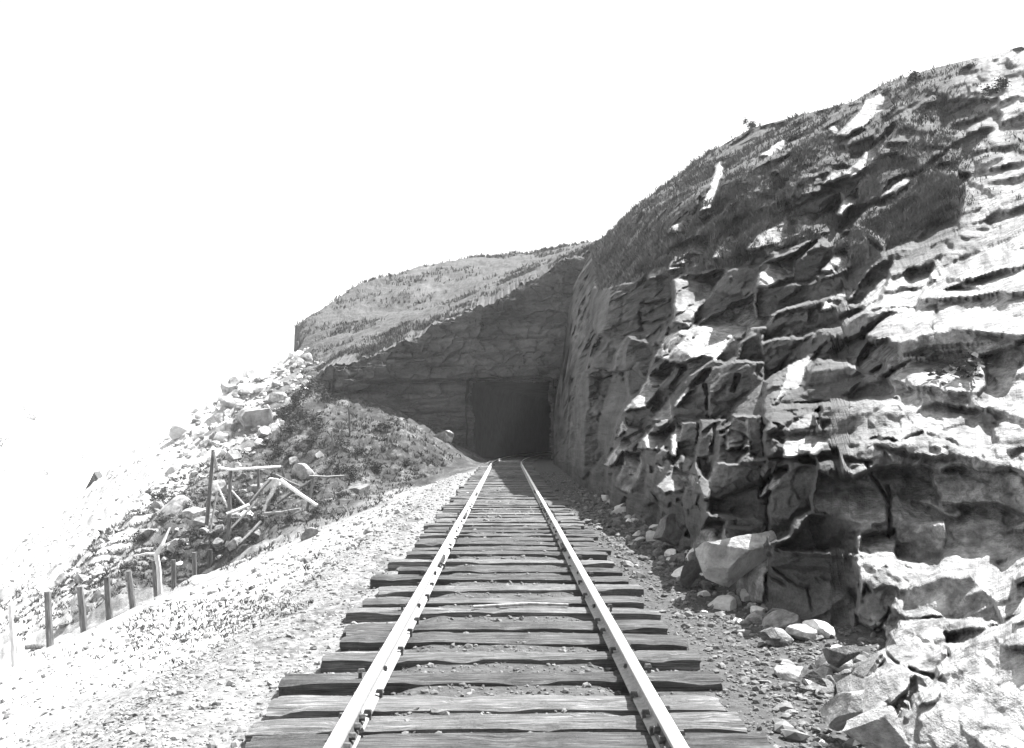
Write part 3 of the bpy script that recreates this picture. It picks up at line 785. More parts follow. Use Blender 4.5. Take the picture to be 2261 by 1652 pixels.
Pb = np.stack([BX.ravel(), BY.ravel(), bz], -1)
HV = np.concatenate([Pf, Pb], 0)
hv = np.concatenate([np.clip(sstep(.90, 1.0, np.repeat(s, len(hx))) * .9 + .0, 0, 1), np.clip(.72 + .8 * fbm(bp * .6, 4, 147), 0, 1)])
hp_ = np.concatenate([np.clip(.25 * fbm(Pf * .4, 3, 149), 0, 1), np.clip(1.5 * fbm(bp * .55 * np.array([.5, 1.2, 1]), 4, 151) - .45, 0, 1)])
ff = grid_faces(nf + nb, len(hx))
cx_ = HV[ff].mean(1)
_e = np.stack([cx_[:, 2] * 1.1, cx_[:, 2] * 0, cx_[:, 2] * 0], -1)
hole = (cx_[:, 0] > -2.1 + .3 * fbm(_e, 4, 155)) & (cx_[:, 0] < 2.75 + .25 * fbm(_e + 9, 4, 157)) & (cx_[:, 2] < 4.98 + .16 * fbm(np.stack([cx_[:, 0] * 1.2, cx_[:, 0] * 0, cx_[:, 0] * 0], -1), 4, 159)) & (np.arange(len(ff)) < (nf - 1) * (len(hx) - 1))
link('hillside', mesh_np('hillside', HV, ff[~hole], False, {'veg': hv, 'pale': hp_}), M_PORTAL, kind='structure')
HILL_B = Pb; HILL_BV = hv[len(Pf):]

# tunnel bore
tn = 120; ring = []
ys = np.linspace(58.9, 100, tn)
prof_pts = []
for z in np.linspace(-.3, 4.75, 16): prof_pts.append((-2.35, z))
for i in range(9):
    t = math.pi - i / 8 * math.pi / 2; prof_pts.append((-2.05 + .3 * math.cos(t), 4.8 + .3 * math.sin(t)))
for x in np.linspace(-1.6, 2.2, 14)[1:-1]: prof_pts.append((x, 5.1))
for i in range(9):
    t = math.pi / 2 - i / 8 * math.pi / 2; prof_pts.append((2.65 + .3 * math.cos(t), 4.8 + .3 * math.sin(t)))
for z in np.linspace(4.75, -.3, 16): prof_pts.append((2.95, z))
pp_ = np.array(prof_pts)
Tx = pp_[None, :, 0] + (xc(ys) - xc(np.array([60.0])))[:, None]; Ty = np.broadcast_to(ys[:, None], Tx.shape); Tz = np.broadcast_to(pp_[None, :, 1], Tx.shape)
TP = np.stack([Tx.ravel(), Ty.ravel(), Tz.ravel()], -1)
dsp = .22 * fbm(TP * 1.1, 4, 161)
ctr = np.stack([np.repeat((xc(ys) - xc(np.array([60.0]))) + .3, len(pp_)), TP[:, 1], np.full(len(TP), 2.4)], -1)
dirn = TP - ctr; dirn /= np.linalg.norm(dirn, axis=1)[:, None]
TP = TP + dirn * (dsp + .12)[:, None]
tun = thing('tunnel', 'dark single-track tunnel cut square through the bare rock at the end of the track', 'tunnel', (0.3, 60, 0))
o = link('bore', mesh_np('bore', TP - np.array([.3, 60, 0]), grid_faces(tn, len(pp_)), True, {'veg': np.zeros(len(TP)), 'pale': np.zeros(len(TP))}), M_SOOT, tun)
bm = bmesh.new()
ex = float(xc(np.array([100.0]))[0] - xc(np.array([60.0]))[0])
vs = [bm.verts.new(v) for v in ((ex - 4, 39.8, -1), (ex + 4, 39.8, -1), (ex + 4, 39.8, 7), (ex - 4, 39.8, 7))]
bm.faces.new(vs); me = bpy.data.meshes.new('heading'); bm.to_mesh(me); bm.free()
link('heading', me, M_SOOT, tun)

# ------------------------------------------------------------------ track
def tie_mesh(L, W, Hh, seed):
    nx, ny, nz = 40, 6, 4
    bm = bmesh.new()
    r = np.random.RandomState(seed)
    def face_grid(f, nu, nv):
        vs = [[bm.verts.new(f(i / nu, j / nv)) for j in range(nv + 1)] for i in range(nu + 1)]
        for i in range(nu):
            for j in range(nv): bm.faces.new((vs[i][j], vs[i+1][j], vs[i+1][j+1], vs[i][j+1]))
    x0, y0 = -L / 2, -W / 2
    face_grid(lambda u, v: (x0 + L * u, y0 + W * v, 0), nx, ny)
    face_grid(lambda u, v: (x0 + L * u, y0, -Hh * (1 - v)), nx, nz)
    face_grid(lambda u, v: (x0 + L * (1 - u), -y0, -Hh * (1 - v)), nx, nz)
    face_grid(lambda u, v: (x0, y0 + W * (1 - u), -Hh * (1 - v)), ny, nz)
    face_grid(lambda u, v: (-x0, y0 + W * u, -Hh * (1 - v)), ny, nz)
    bmesh.ops.remove_doubles(bm, verts=bm.verts, dist=1e-4)
    P = np.array([v.co[:] for v in bm.verts])
    sd = seed * 13.7
    q = P * np.array([1.6, 9, 9]) + sd
    edge_y = np.abs(P[:, 1]) / (W / 2); edge_x = np.abs(P[:, 0]) / (L / 2)
    d1 = fbm(q, 3, 201); d2 = fbm(q + 31, 3, 205)
    P2 = P.copy()
    P2[:, 1] += 0.007 * d1 + 0.012 * fbm(np.stack([P[:, 0] * 1.3 + sd, P[:, 0] * 0, P[:, 0] * 0], -1), 2, 207)
    P2[:, 2] += 0.010 * d2 - 0.012 * (edge_y > .98) * (P[:, 2] > -.01) - 0.014 * np.clip(fbm(np.stack([P[:, 0] * 4 + sd, P[:, 1] * 40, P[:, 0] * 0], -1), 3, 209), 0, 1) * (P[:, 2] > -.01) * 3
    P2[:, 2] -= 0.012 * np.clip(edge_x - .9, 0, .1) * 10 * (P[:, 2] > -.02) * r.rand()
    P2[:, 0] += 0.03 * (edge_x > .985) * fbm(np.stack([P[:, 0] * 0 + sd, P[:, 1] * 14, P[:, 2] * 14], -1), 2, 211)
    for v, c in zip(bm.verts, P2): v.co = c
    me = bpy.data.meshes.new('sleeper'); bm.to_mesh(me); bm.free()
    me.materials.append(M_TIE)
    return me

def spike_mesh():
    bm = bmesh.new()
    def bx(x0, x1, y0, y1, z0, z1, taper=0):
        v = [bm.verts.new(c) for c in ((x0,y0,z0),(x1,y0,z0),(x1,y1,z0),(x0,y1,z0),(x0+taper,y0+taper,z1),(x1-taper,y0+taper,z1),(x1-taper,y1-taper,z1),(x0+taper,y1-taper,z1))]
        for f in ((0,3,2,1),(4,5,6,7),(0,1,5,4),(1,2,6,5),(2,3,7,6),(3,0,4,7)): bm.faces.new([v[i] for i in f])
    bx(-.009, .009, -.009, .009, -.1, .026)
    bx(-.030, .014, -.016, .016, .026, .046, .006)
    me = bpy.data.meshes.new('spike'); bm.to_mesh(me); bm.free(); me.materials.append(M_IRON)
    return me
SPIKE = spike_mesh()
TIEM = [tie_mesh(2.44, .215, .2, 300 + i) for i in range(14)]
ORD = ['nearest', 'second', 'third', 'fourth', 'fifth', 'sixth', 'seventh', 'eighth', 'ninth', 'tenth', 'eleventh', 'twelfth', 'thirteenth', 'fourteenth', 'fifteenth', 'sixteenth', 'seventeenth', 'eighteenth', 'nineteenth', 'twentieth', 'twenty-first', 'twenty-second', 'twenty-third', 'twenty-fourth', 'twenty-fifth', 'twenty-sixth']
GAUGE = 0.75
# front edges of the near sleepers as seen between the rails (y in the print), then regular spacing
near = [1648, 1603, 1556, 1500, 1452, 1412, 1383, 1350, 1327, 1299, 1277, 1258, 1240, 1222]
Ys = [(CAMZ - .08) * F / (p - VY) + .1 for p in near]
Ys = [Ys[0] - 1.0, Ys[0] - .5] + Ys
rt = random.Random(3)
while Ys[-1] < 70: Ys.append(Ys[-1] + rt.uniform(.48, .66))
TIES = []
vis = 0
for i, Y in enumerate(Ys):
    wv = rt.uniform(1.05, 1.4)
    x = float(xc(np.array([Y]))[0]) + rt.uniform(-.07, .07)
    if Y > 4.0: vis += 1
    if Y <= 4.0: lab = 'weathered wooden sleeper just under the lower edge of the photo'
    elif vis <= len(ORD): lab = 'weathered wooden sleeper under both rails, %s from the bottom edge' % (ORD[vis - 1] if vis > 1 else 'the closest one')
    elif Y < 38: lab = 'weathered wooden sleeper in the middle stretch of track before the rock pillar'
    elif Y < 58: lab = 'dark wooden sleeper on the far stretch of track before the tunnel mouth'
    else: lab = 'dark wooden sleeper lying inside the tunnel mouth'
    t = link('sleeper', TIEM[i % 14], None, None, lab, 'sleeper', 'wooden sleepers under the rails')
    rz = rt.gauss(0, .022) - (math.atan(max(0, Y - 46) / 150.0))
    t.location = (x, Y, .082 + rt.uniform(-.008, .006)); t.rotation_euler = (rt.gauss(0, .02), rt.gauss(0, .006), rz)
    t.scale = (rt.uniform(.99, 1.08), wv, 1)
    TIES.append((x, Y))
    if Y < 20:
        for sx in (-1, 1):
            for side in (-1, 1):
                sp = bpy.data.objects.new('spike', SPIKE); COL.objects.link(sp); sp.parent = t
                sp.location = (sx * GAUGE - x + side * .066, rt.uniform(-.05, .05), .005)
                sp.rotation_euler = (0, 0, math.pi if side < 0 else 0); sp.scale = (1, 1 / wv, 1)
                sp.rotation_euler[2] += rt.gauss(0, .15)

RAILP = [(-.056,0),(-.056,.010),(-.02,.020),(-.009,.028),(-.008,.075),(-.012,.082),(-.032,.088),(-.033,.110),(-.028,.118),(0,.120),(.028,.118),(.033,.110),(.032,.088),(.012,.082),(.008,.075),(.009,.028),(.02,.020),(.056,.010),(.056,0)]
def make_rail(side):
    ys = np.concatenate([np.arange(1.5, 46, .25), np.arange(46, 92, .5)])
    cx0 = xc(ys) + side * GAUGE + .006 * fbm(np.stack([ys * .35, ys * 0, ys * 0 + side], -1), 2, 221)
    cz = .082 + .005 * fbm(np.stack([ys * .3, ys * 0 + 9, ys * 0 + side], -1), 2, 223)
    pr = np.array(RAILP)
    X = cx0[:, None] + pr[None, :, 0]; Yv = np.broadcast_to(ys[:, None], X.shape); Zv = cz[:, None] + pr[None, :, 1]
    V = np.stack([X.ravel(), Yv.ravel(), Zv.ravel()], -1); V[:, 2] += .0
    fcs = grid_faces(len(ys), len(pr))[:, ::-1]
    me = mesh_np('rail', V, fcs, False)
    lab = 'left steel rail with bright worn head, sunlit inner foot and bolted joints' if side < 0 else 'right steel rail with bright worn head and grey shaded inner web'
    o = link('rail', me, M_RAIL, None, lab, 'rail', 'rails of the railway track')
    for Yj in ((4.45, 10.6, 16.6, 23) if side < 0 else (4.25, 12.0, 18, 24)):
        for ss in (-1, 1):
            bm = bmesh.new()
            x0 = side * GAUGE + ss * .009; x1 = side * GAUGE + ss * .030
            prof_ = [(x0, .022), (side * GAUGE + ss * .048, .019), (side * GAUGE + ss * .042, .030), (x1, .040), (x1 - ss * .004, .074), (x0, .084)]
            a = [bm.verts.new((q[0], Yj - .3, .084 + q[1])) for q in prof_]; b = [bm.verts.new((q[0], Yj + .3, .084 + q[1])) for q in prof_]
            for i in range(6): bm.faces.new((a[i], a[(i+1) % 6], b[(i+1) % 6], b[i]))
            bm.faces.new(a); bm.faces.new(b[::-1])
            bmesh.ops.recalc_face_normals(bm, faces=bm.faces)
            me = bpy.data.meshes.new('fishplate'); bm.to_mesh(me); bm.free()
            fp = link('fishplate', me, M_IRON, o)
            for yb in (-.22, -.075, .075, .22):
                bm = bmesh.new()
                bmesh.ops.create_cone(bm, cap_ends=True, segments=6, radius1=.019, radius2=.017, depth=.03)
                bmesh.ops.rotate(bm, verts=bm.verts, matrix=__import__('mathutils').Matrix.Rotation(R(90), 3, 'Y'))
                bmesh.ops.translate(bm, verts=bm.verts, vec=(x1 + ss * .012, Yj + yb, .141))
                me = bpy.data.meshes.new('bolt'); bm.to_mesh(me); bm.free()
                link('bolt', me, M_IRON, fp)
    return o
make_rail(-1); make_rail(1)

# ------------------------------------------------------------------ loose stone (nobody could count it)
def ico():
    bm = bmesh.new(); bmesh.ops.create_icosphere(bm, subdivisions=1, radius=1.0)
    v = np.array([x.co[:] for x in bm.verts]); f = np.array([[x.index for x in q.verts] for q in bm.faces]); bm.free()
    return v, f
ICV, ICF = ico()
def stones(name, P, size, mat, flat=.7):
    n = len(P)
    sc = np.stack([RNG.uniform(.7, 1.35, n), RNG.uniform(.6, 1.2, n), RNG.uniform(.4, flat + .3, n)], -1) * size[:, None]
    rz = RNG.uniform(0, 6.283, n); rx = RNG.normal(0, .45, n)
    base = ICV[None] * RNG.uniform(.72, 1.22, (n, len(ICV), 1))
    v = base * sc[:, None, :]
    c, s_ = np.cos(rx)[:, None], np.sin(rx)[:, None]
    y = v[..., 1] * c - v[..., 2] * s_; z = v[..., 1] * s_ + v[..., 2] * c
    c, s_ = np.cos(rz)[:, None], np.sin(rz)[:, None]
    x2 = v[..., 0] * c - y * s_; y2 = v[..., 0] * s_ + y * c
    V = np.stack([x2, y2, z], -1) + P[:, None, :]
    Fc = ICF[None] + (np.arange(n) * len(ICV))[:, None, None]
    return link(name, mesh_np(name, V.reshape(-1, 3), Fc.reshape(-1, 3), False), mat, kind='stuff')
def sample_y(n, y0, y1, pw=1.0):
    u = RNG.uniform(0, 1, n)
    return 1 / (1 / y0 ** pw + u * (1 / y1 ** pw - 1 / y0 ** pw)) ** (1 / pw)
n = 26000
y = sample_y(n, 3.3, 40, .8); x = RNG.uniform(-2.6, 2.5, n)
keep = RNG.uniform(0, 1, n) < np.where(np.abs(x) < 1.2, .75, 1.0); x, y = x[keep], y[keep]
sz = RNG.gamma(2.4, .0048, len(x)) * np.clip(y / 11, .8, 1.5)
P_ = np.stack([x + xc(y), y, H(x + xc(y), y) + sz * .2], -1); S_ = np.clip(sz, .006, .08)
lf = x < -1.15 + RNG.normal(0, .12, len(x))
stones('ballast', P_[~lf], S_[~lf], M_GRAVEL); stones('ballast', P_[lf], S_[lf], M_RUBBLE)
n = 9000
y = sample_y(n, 4, 45, .7); x = -2.2 - RNG.gamma(1.6, 1.4, n); _q = RNG.uniform(0, 1, n) < .5; y = y[_q]; x = x[_q]; n = len(x)
sz = RNG.gamma(2.0, .007, n) * np.clip(y / 9, .7, 2.2)
stones('gravel', np.stack([x, y, H(x, y) + sz * .15], -1), np.clip(sz, .008, .12), M_RUBBLE)
n = 5000
y = sample_y(n, 3.8, 40, .8); x = RNG.uniform(1.4, 2.9, n) 
sz = RNG.gamma(1.5, .012, n) * np.clip(y / 10, .7, 1.5)
stones('rubble', np.stack([x, y, H(x, y) + sz * .2], -1), np.clip(sz, .01, .14), M_GRAVEL)

# ------------------------------------------------------------------ boulders
def boulder_mesh(seed, cuts=11, sub=4, dlo=.45, dhi=.8, na=.07):
    bm = bmesh.new(); bmesh.ops.create_icosphere(bm, subdivisions=sub, radius=1.0)
    P = np.array([v.co[:] for v in bm.verts]); r = np.random.RandomState(seed)
    for _ in range(cuts):
        n_ = nrm(r.normal(0, 1, 3)); d = r.uniform(dlo, dhi)
        e = P @ n_ - d; P = P - np.clip(e, 0, None)[:, None] * n_[None]
    P *= 1 + na * fbm(P * 1.8 + seed, 4, seed)[:, None] + .02 * fbm(P * 8 + seed, 2, seed)[:, None]
    P /= np.abs(P).max()
    for v, c in zip(bm.verts, P): v.co = c
    me = bpy.data.meshes.new('boulder'); bm.to_mesh(me); bm.free()
    return me
BM = [boulder_mesh(400 + i) for i in range(9)]
for me in BM: me.materials.append(M_BOULDER)
BMP = [me.copy() for me in BM[:4]]
for me in BMP: me.materials.clear(); me.materials.append(M_PALE_STONE)
rb = random.Random(21)
def put_boulder(p, size, label, group=None, pale=False, flat=.8, mesh=None):
    me = (BMP[rb.randrange(4)] if pale else BM[rb.randrange(9)]) if mesh is None else mesh
    o = link('boulder' if size > .16 else 'stone', me, None, None, label, 'boulder' if size > .16 else 'stone', group)
    o.location = (p[0], p[1], p[2] + size * flat * .08)
    o.rotation_euler = (rb.gauss(0, .25), rb.gauss(0, .25), rb.uniform(0, 6.28))
    o.scale = (size * rb.uniform(.8, 1.2), size * rb.uniform(.8, 1.2), size * flat * rb.uniform(.8, 1.15))
    return o
def at_px(px, py): return G(px, py)
TAL = [(400,930),(520,840),(600,800),(730,755),(740,800),(650,880),(600,980),(560,1010),(480,1000),(440,1060),(380,1040)]
cnt = 0
while cnt < 190:
    px, py = rb.uniform(370, 740), rb.uniform(750, 1070)
    if not inpoly(np.array([px]), np.array([py]), TAL)[0]: continue
    p = at_px(px, py)
    put_boulder(p, min(1.1, rb.gammavariate(2.0, 3.6) / F * p[1] + .1), 'pale angular boulder among the tumbled talus left of the tunnel', 'talus boulders left of the tunnel', rb.random() < .5)
    cnt += 1
p = at_px(555, 945); put_boulder(p + np.array([0, 0, .3]), 1.15, 'large square grey boulder standing out in the talus slope', None, False, .95, BM[2])
p = at_px(520, 850); put_boulder(p, .6, 'dark boulder on the skyline edge of the talus slope')
LOW = [(270,1150),(370,1060),(480,1010),(560,1020),(640,1110),(560,1180),(480,1240),(350,1250),(260,1260),(120,1320),(60,1330)]
cnt = 0
while cnt < 70:
    px, py = rb.uniform(60, 640), rb.uniform(1010, 1330)
    if not inpoly(np.array([px]), np.array([py]), LOW)[0]: continue
    p = at_px(px, py)
    put_boulder(p, min(.8, rb.gammavariate(2.0, 5.0) / F * p[1] + .08), 'grey boulder among the weeds of the bank beyond the fence posts', 'boulders on the bank beyond the fence', rb.random() < .1)
    cnt += 1
for z, a, b, s_, pale_, lab in [
    ('2', 1230, 640, 20, True, 'squat block with a bright flat top at the end of the fence posts'),
    ('2', 1100, 530, 9, True, 'small white stone behind the sixth fence post'),
    ('2', 1345, 490, 10, True, 'white stone beside the foot of the tall pole'),
    ('2', 640, 700, 24, False, 'broad grey rock behind the third fence post'),
    ('2', 540, 800, 22, False, 'low grey rock behind the second fence post'),
    ('2', 1030, 1010, 13, True, 'flat white stone lying on the open bank'),
    ('2', 745, 1020, 6, True, 'small white stone at the edge of the grassy patch'),
    ('2', 1640, 1345, 5, False, 'small dark stone on the pale gravel bank'),
    ('1', 1960, 800, 14, True, 'bright white block at the upper end of the gully'),
    ('1', 1800, 830, 16, False, 'dark slab leaning above the fallen poles'),
    ('1', 1850, 900, 28, False, 'large dark slanting slab in the gully behind the fallen poles'),
    ('1', 1570, 1300, 24, False, 'dark rounded boulder below the pole frame'),
    ('1', 1900, 1290, 26, False, 'grey boulder at the lip of the path'),
    ('1', 2200, 1010, 24, False, 'grey boulder on the bank nearest the track'),
    ('1', 1340, 1330, 22, False, 'dark boulder left of the tall pole foot'),
    ('1', 1640, 1350, 14, True, 'pale flat stone on the lip of the path'),
    ('3', 960, 1320, 30, False, 'long flat ledge block left of the tunnel mouth'),
    ('3', 1040, 1200, 30, False, 'square ledge block beside the left wall of the tunnel'),
    ]:
    (px, py), = zz(z, [(a, b)])
    p = at_px(px, py); put_boulder(p, s_ / F * p[1], lab, None, pale_, .75)
for px, py, s_, pale_, lab in [
    (1632, 1343, 17, True, 'bright white stone at the cliff foot beside the leaning block'),
    (1412, 1178, 13, True, 'white stone lying by the track below the first buttress'),
    (1450, 1165, 22, True, 'pale jagged block at the foot of the first buttress'),
    (1475, 1215, 12, True, 'small white stone at the foot of the slanting slab'),
    (1408, 1230, 7, True, 'small pale stone on the dark gravel right of the track'),
    (1555, 1322, 8, True, 'little pale stone near the cliff foot'),
    (1770, 1500, 15, False, 'squarish rubble block in the hollow at the cliff foot'),
    (1745, 1530, 16, False, 'small dark rubble block in the hollow at the cliff foot'),
    (1850, 1525, 15, True, 'pale rubble block at the near end of the hollow'),
    (1720, 1600, 16, False, 'dark stone beside the nearest sleeper ends'),
    (1820, 1590, 14, True, 'pale broken stone below the near bright rock'),
    (1690, 1480, 13, False, 'small grey stone on the gravel beyond the sleeper ends'),
    (1640, 1470, 9, False, 'tiny grey stone next to a sleeper end on the right'),
    (1500, 1255, 10, False, 'dark little stone below the slanting slab'),
    (1330, 1120, 10, False, 'dark stone at the far end of the right gravel strip'),
    ]:
    Y = (CAMZ - .12) * F / (py - VY); p = np.array([(px - VX) / F * Y, Y, H((px - VX) / F * Y, Y)[0]])
    put_boulder(p, s_ / F * Y, lab, None, pale_, .7)

BLK = [boulder_mesh(440 + i, 15, 5, .28, .62, .05) for i in range(6)]
BLKP = [m_.copy() for m_ in BLK]
for m_ in BLK: m_.materials.append(M_BLOCK)
for m_ in BLKP: m_.materials.append(M_BLOCK_PALE)
def block_at(px, py, wpx, hpx, deep, lab, pale, i, tilt=(0, 0, 0), Y=None):
    Y = Y or (CAMZ - .05) * F / (py + hpx * .45 - VY)
    c = Wp(px, py, Y); u = Y / F
    o = link('rock_block', (BLKP if pale else BLK)[i % 6], None, None, lab, 'rock block')
    o.location = c; o.scale = (wpx * u * .56, deep * .56, hpx * u * .56); o.rotation_euler = tilt
    return o
block_at(1610, 1240, 150, 190, .7, 'big pale leaning rock block standing beside the sleeper ends', True, 0, (.1, .28, .35))
block_at(1540, 1235, 70, 120, .6, 'grey wedge of rock behind the big leaning block', False, 1, (0, .3, .2))
block_at(1480, 1165, 60, 90, .9, 'slanting slab of rock at the foot of the first buttress', False, 2, (0, .5, .1))
block_at(1440, 1120, 70, 70, 1.0, 'squat grey rock block low on the first buttress', False, 3, (.1, .1, .3))
block_at(1400, 1095, 40, 70, .9, 'narrow upright rock block nearest the tunnel side of the buttress', False, 4, (0, .1, .5))
block_at(1790, 1490, 60, 40, .25, 'flat grey rock block lying in the hollow of the cliff foot', False, 5, (.1, -.1, .3))
block_at(1880, 1560, 110, 120, .45, 'pale broken rock block at the edge of the near spur', True, 1, (.2, .2, .5))
block_at(1950, 1620, 130, 110, .4, 'pale rough rock block in the lower right corner', True, 3, (.1, -.2, .2))
block_at(1700, 1400, 50, 30, .25, 'low dark rock block at the base of the dark wall', False, 2, (0, .1, .4))
block_at(1850, 1450, 60, 80, .3, 'grey rock block wedged between the dark wall and the spur', False, 0, (.1, .2, .1))
cnt = 0
while cnt < 70:
    Yk = 1 / rb.uniform(1 / 26, 1 / 5.6); xk = float(xbase(np.array([Yk]))[0]) - abs(rb.gauss(0, .22)) + .1
    if xk < 1.35: continue
    sz_ = min(.10 + .006 * Yk, rb.gammavariate(1.8, .045) + .04)
    put_boulder((xk, Yk, H(xk, Yk)[0]), sz_, 'angular grey stone fallen along the foot of the right-hand cliff', 'stones fallen along the cliff foot', rb.random() < .3, .75)
    cnt += 1

# ------------------------------------------------------------------ poles, posts, dead wood
def tube_bm(pts, radii, seg=9, rough=.12, seed=0):
    pts = [np.array(p, dtype=float) for p in pts]
    P = []; Rr = []
    for i in range(len(pts) - 1):
        m = 8
        for j in range(m):
            P.append(pts[i] + (pts[i+1] - pts[i]) * j / m); Rr.append(radii[i] + (radii[i+1] - radii[i]) * j / m)
    P.append(pts[-1]); Rr.append(radii[-1])
    bm = bmesh.new(); rings = []
    r = np.random.RandomState(seed)
    off = r.uniform(-1, 1, seg) * rough
    for i, (p, rad) in enumerate(zip(P, Rr)):
        t = nrm((P[min(i+1, len(P)-1)] - P[max(i-1, 0)]))
        u = nrm(np.cross(t, [0.3, 1, .2])); w = np.cross(t, u)
        rr = rad * (1 + off + r.uniform(-.5, .5, seg) * rough)
        rings.append([bm.verts.new(p + (u * math.cos(2*math.pi*k/seg) + w * math.sin(2*math.pi*k/seg)) * rr[k]) for k in range(seg)])
    for a, b in zip(rings[:-1], rings[1:]):
        for k in range(seg): bm.faces.new((a[k], a[(k+1) % seg], b[(k+1) % seg], b[k]))
    bm.faces.new(rings[0][::-1]); bm.faces.new(rings[-1])
    bmesh.ops.recalc_face_normals(bm, faces=bm.faces)
    return bm
def tube(name, pts, radii, mat, parent=None, origin=None, seed=0, **kw):
    o0 = np.array(origin if origin is not None else pts[0], dtype=float)
    bm = tube_bm([np.array(p) - o0 for p in pts], radii, seed=seed)
    me = bpy.data.meshes.new(name); bm.to_mesh(me); bm.free()
    o = link(name, me, mat, parent, **kw)
    if parent is None: o.location = o0
    return o
POSTS = [((290,690),(310,960)), ((490,660),(522,930)), ((655,600),(675,850)), ((790,565),(820,785)), ((945,500),(968,755)), ((1065,495),(1068,705)), ((1190,450),(1195,590)), ((1290,430),(1290,590))]
PL = ['leftmost of the clear dark fence posts on the bank edge', 'second dark fence post from the left, leaning slightly', 'third dark fence post from the left, tallest and upright', 'fourth dark fence post from the left, thin and leaning', 'fifth dark fence post, just in front of the white dead tree', 'sixth dark fence post, right of the white dead tree', 'short dark post behind the bright-topped block', 'short dark post between the bright-topped block and the tall pole']
for i, (tp, bs_) in enumerate(POSTS):
    (tx, ty), (bx_, by_) = zz('2', [tp, bs_])
    Y = 11.5 * F / (VX - bx_)
    b0 = Wp(bx_, by_, Y); b0[2] = min(b0[2], H(b0[0], b0[1])[0]) - .25
    t0 = Wp(tx, ty, Y)
    tube('fence_post', [b0, t0], [.10, .085], M_POST, seed=500 + i, label=PL[i], cat='fence post', group='old fence posts along the bank')
(tx, ty), (bx_, by_) = zz('2', [(62, 770), (90, 1060)])
b0 = Wp(bx_, by_, 22.5); t0 = Wp(tx, ty, 22.5)
b0[2] = min(b0[2], H(b0[0], b0[1])[0]) - .2
tube('fence_post', [b0, t0], [.06, .05], M_WOOD_PALE, seed=520, label='faint pale fence post at the far left edge of the bank', cat='fence post', group='old fence posts along the bank')
for px, py, h, lab in ((735, 1003, 1.15, 'thin dark post on the mound left of the tunnel'), (773, 967, 1.5, 'tall thin dark post below the rock face left of the tunnel')):
    p = at_px(px, py); tube('fence_post', [p - np.array([0, 0, .2]), p + np.array([-.06, 0, h])], [.055, .045], M_POST, seed=int(px), label=lab, cat='fence post')
# pole frame
YF = 37.5
def w1(a, b, Y=YF):
    (px, py), = zz('1', [(a, b)]); return Wp(px, py, Y)
root = w1(1400, 1470); root[2] = min(root[2], H(root[0], root[1])[0])
fr = thing('pole_frame', 'tall dark pole frame carrying a bright horizontal crossbar above the gully', 'pole frame', root)
tube('post', [root - np.array([0,0,.4]), w1(1408, 1150), w1(1415, 880)], [.10, .085, .07], M_POST, fr, root, 601)
tube('post', [w1(1585, 990, 38.5), w1(1585, 865, 38.5)], [.06, .05], M_POST, fr, root, 602)
tube('post', [w1(1745, 930, 38), w1(1725, 850, 37.8)], [.06, .05], M_POST, fr, root, 603)
tube('crossbar', [w1(1340, 858), w1(1420, 872), w1(1560, 862), w1(1720, 852, 37.8)], [.055, .06, .06, .05], M_WOOD_PALE, fr, root, 604)
tube('brace', [w1(1420, 1000), w1(1520, 1110, 38), w1(1600, 1195, 38.2)], [.04, .035, .03], M_WOOD_PALE, fr, root, 605)
tube('brace', [w1(1330, 960), w1(1405, 1120)], [.035, .03], M_WOOD_PALE, fr, root, 606)
tube('cross_piece', [w1(1370, 1170), w1(1520, 1168)], [.045, .045], M_POST, fr, root, 607)
lo_ = w1(1265, 965, 39); leg_root = lo_.copy(); leg_root[2] = min(leg_root[2], H(leg_root[0], leg_root[1])[0])
al = thing('leaning_prop', 'leaning pair of dark props meeting at the top left of the pole frame', 'timber prop', leg_root)
tube('prop', [leg_root - np.array([0,0,.1]), w1(1308, 750, 39)], [.10, .08], M_POST, al, leg_root, 611)
tube('prop', [w1(1335, 880, 38.6), w1(1308, 755, 39)], [.07, .06], M_POST, al, leg_root, 612)
POLES = [
 ((1720,935),(1945,1092),37.0,36.6,.075,'P','bright bare pole slanting down across the gully'),
 ((1690,905),(1840,975),37.6,37.4,.07,'D','dark pole sloping down from the end of the crossbar'),
 ((1915,935),(1700,1075),37.2,36.6,.055,'D','dark pole crossing behind the bright slanting pole'),
 ((1922,925),(1880,1125),37.0,36.6,.06,'D','dark upright stake beside the low end of the bright pole'),
 ((1895,910),(2110,908),37.2,38.5,.04,'G','thin grey rail lying level at the top of the gully'),
 ((1705,935),(1615,1130),37.3,36.6,.09,'G','thick grey pole leaning down from the crossbar end'),
 ((1660,930),(1530,1080),37.9,37.4,.06,'G','grey pole leaning behind the thick leaning one'),
 ((1585,1050),(1420,1230),37.0,36.2,.05,'G','long grey pole leaning towards the tall post'),
 ((1600,1190),(1470,1320),36.4,35.6,.06,'G','grey log sloping down right of the tall post'),
 ((1530,1085),(1390,1140),37.2,37.0,.07,'P','short pale log lying behind the tall post'),
 ((1610,1142),(1840,1112),36.6,36.4,.055,'G','grey pole lying almost level below the dark stake'),
 ((1330,1010),(1290,1250),37.2,36.6,.05,'G','grey crooked pole left of the tall post'),
 ]
for i, (a, b, ya, yb, r_, mk, lab) in enumerate(POLES):
    pa, pb = w1(*a, ya), w1(*b, yb)
    tube('timber_pole', [pa, (pa + pb) / 2 + np.array([0, 0, rb.gauss(0, .03)]), pb], [r_, r_ * .95, r_ * .8], {'P': M_WOOD_PALE, 'D': M_POST, 'G': M_WOOD_GREY}[mk], seed=700 + i, label=lab, cat='timber pole', group='fallen poles in the gully')
dr = w1(985, 1530, 31.0); dr[2] = min(dr[2], H(dr[0], dr[1])[0])
dt = thing('dead_tree', 'white barkless dead tree forking behind the fence posts', 'dead tree', dr)
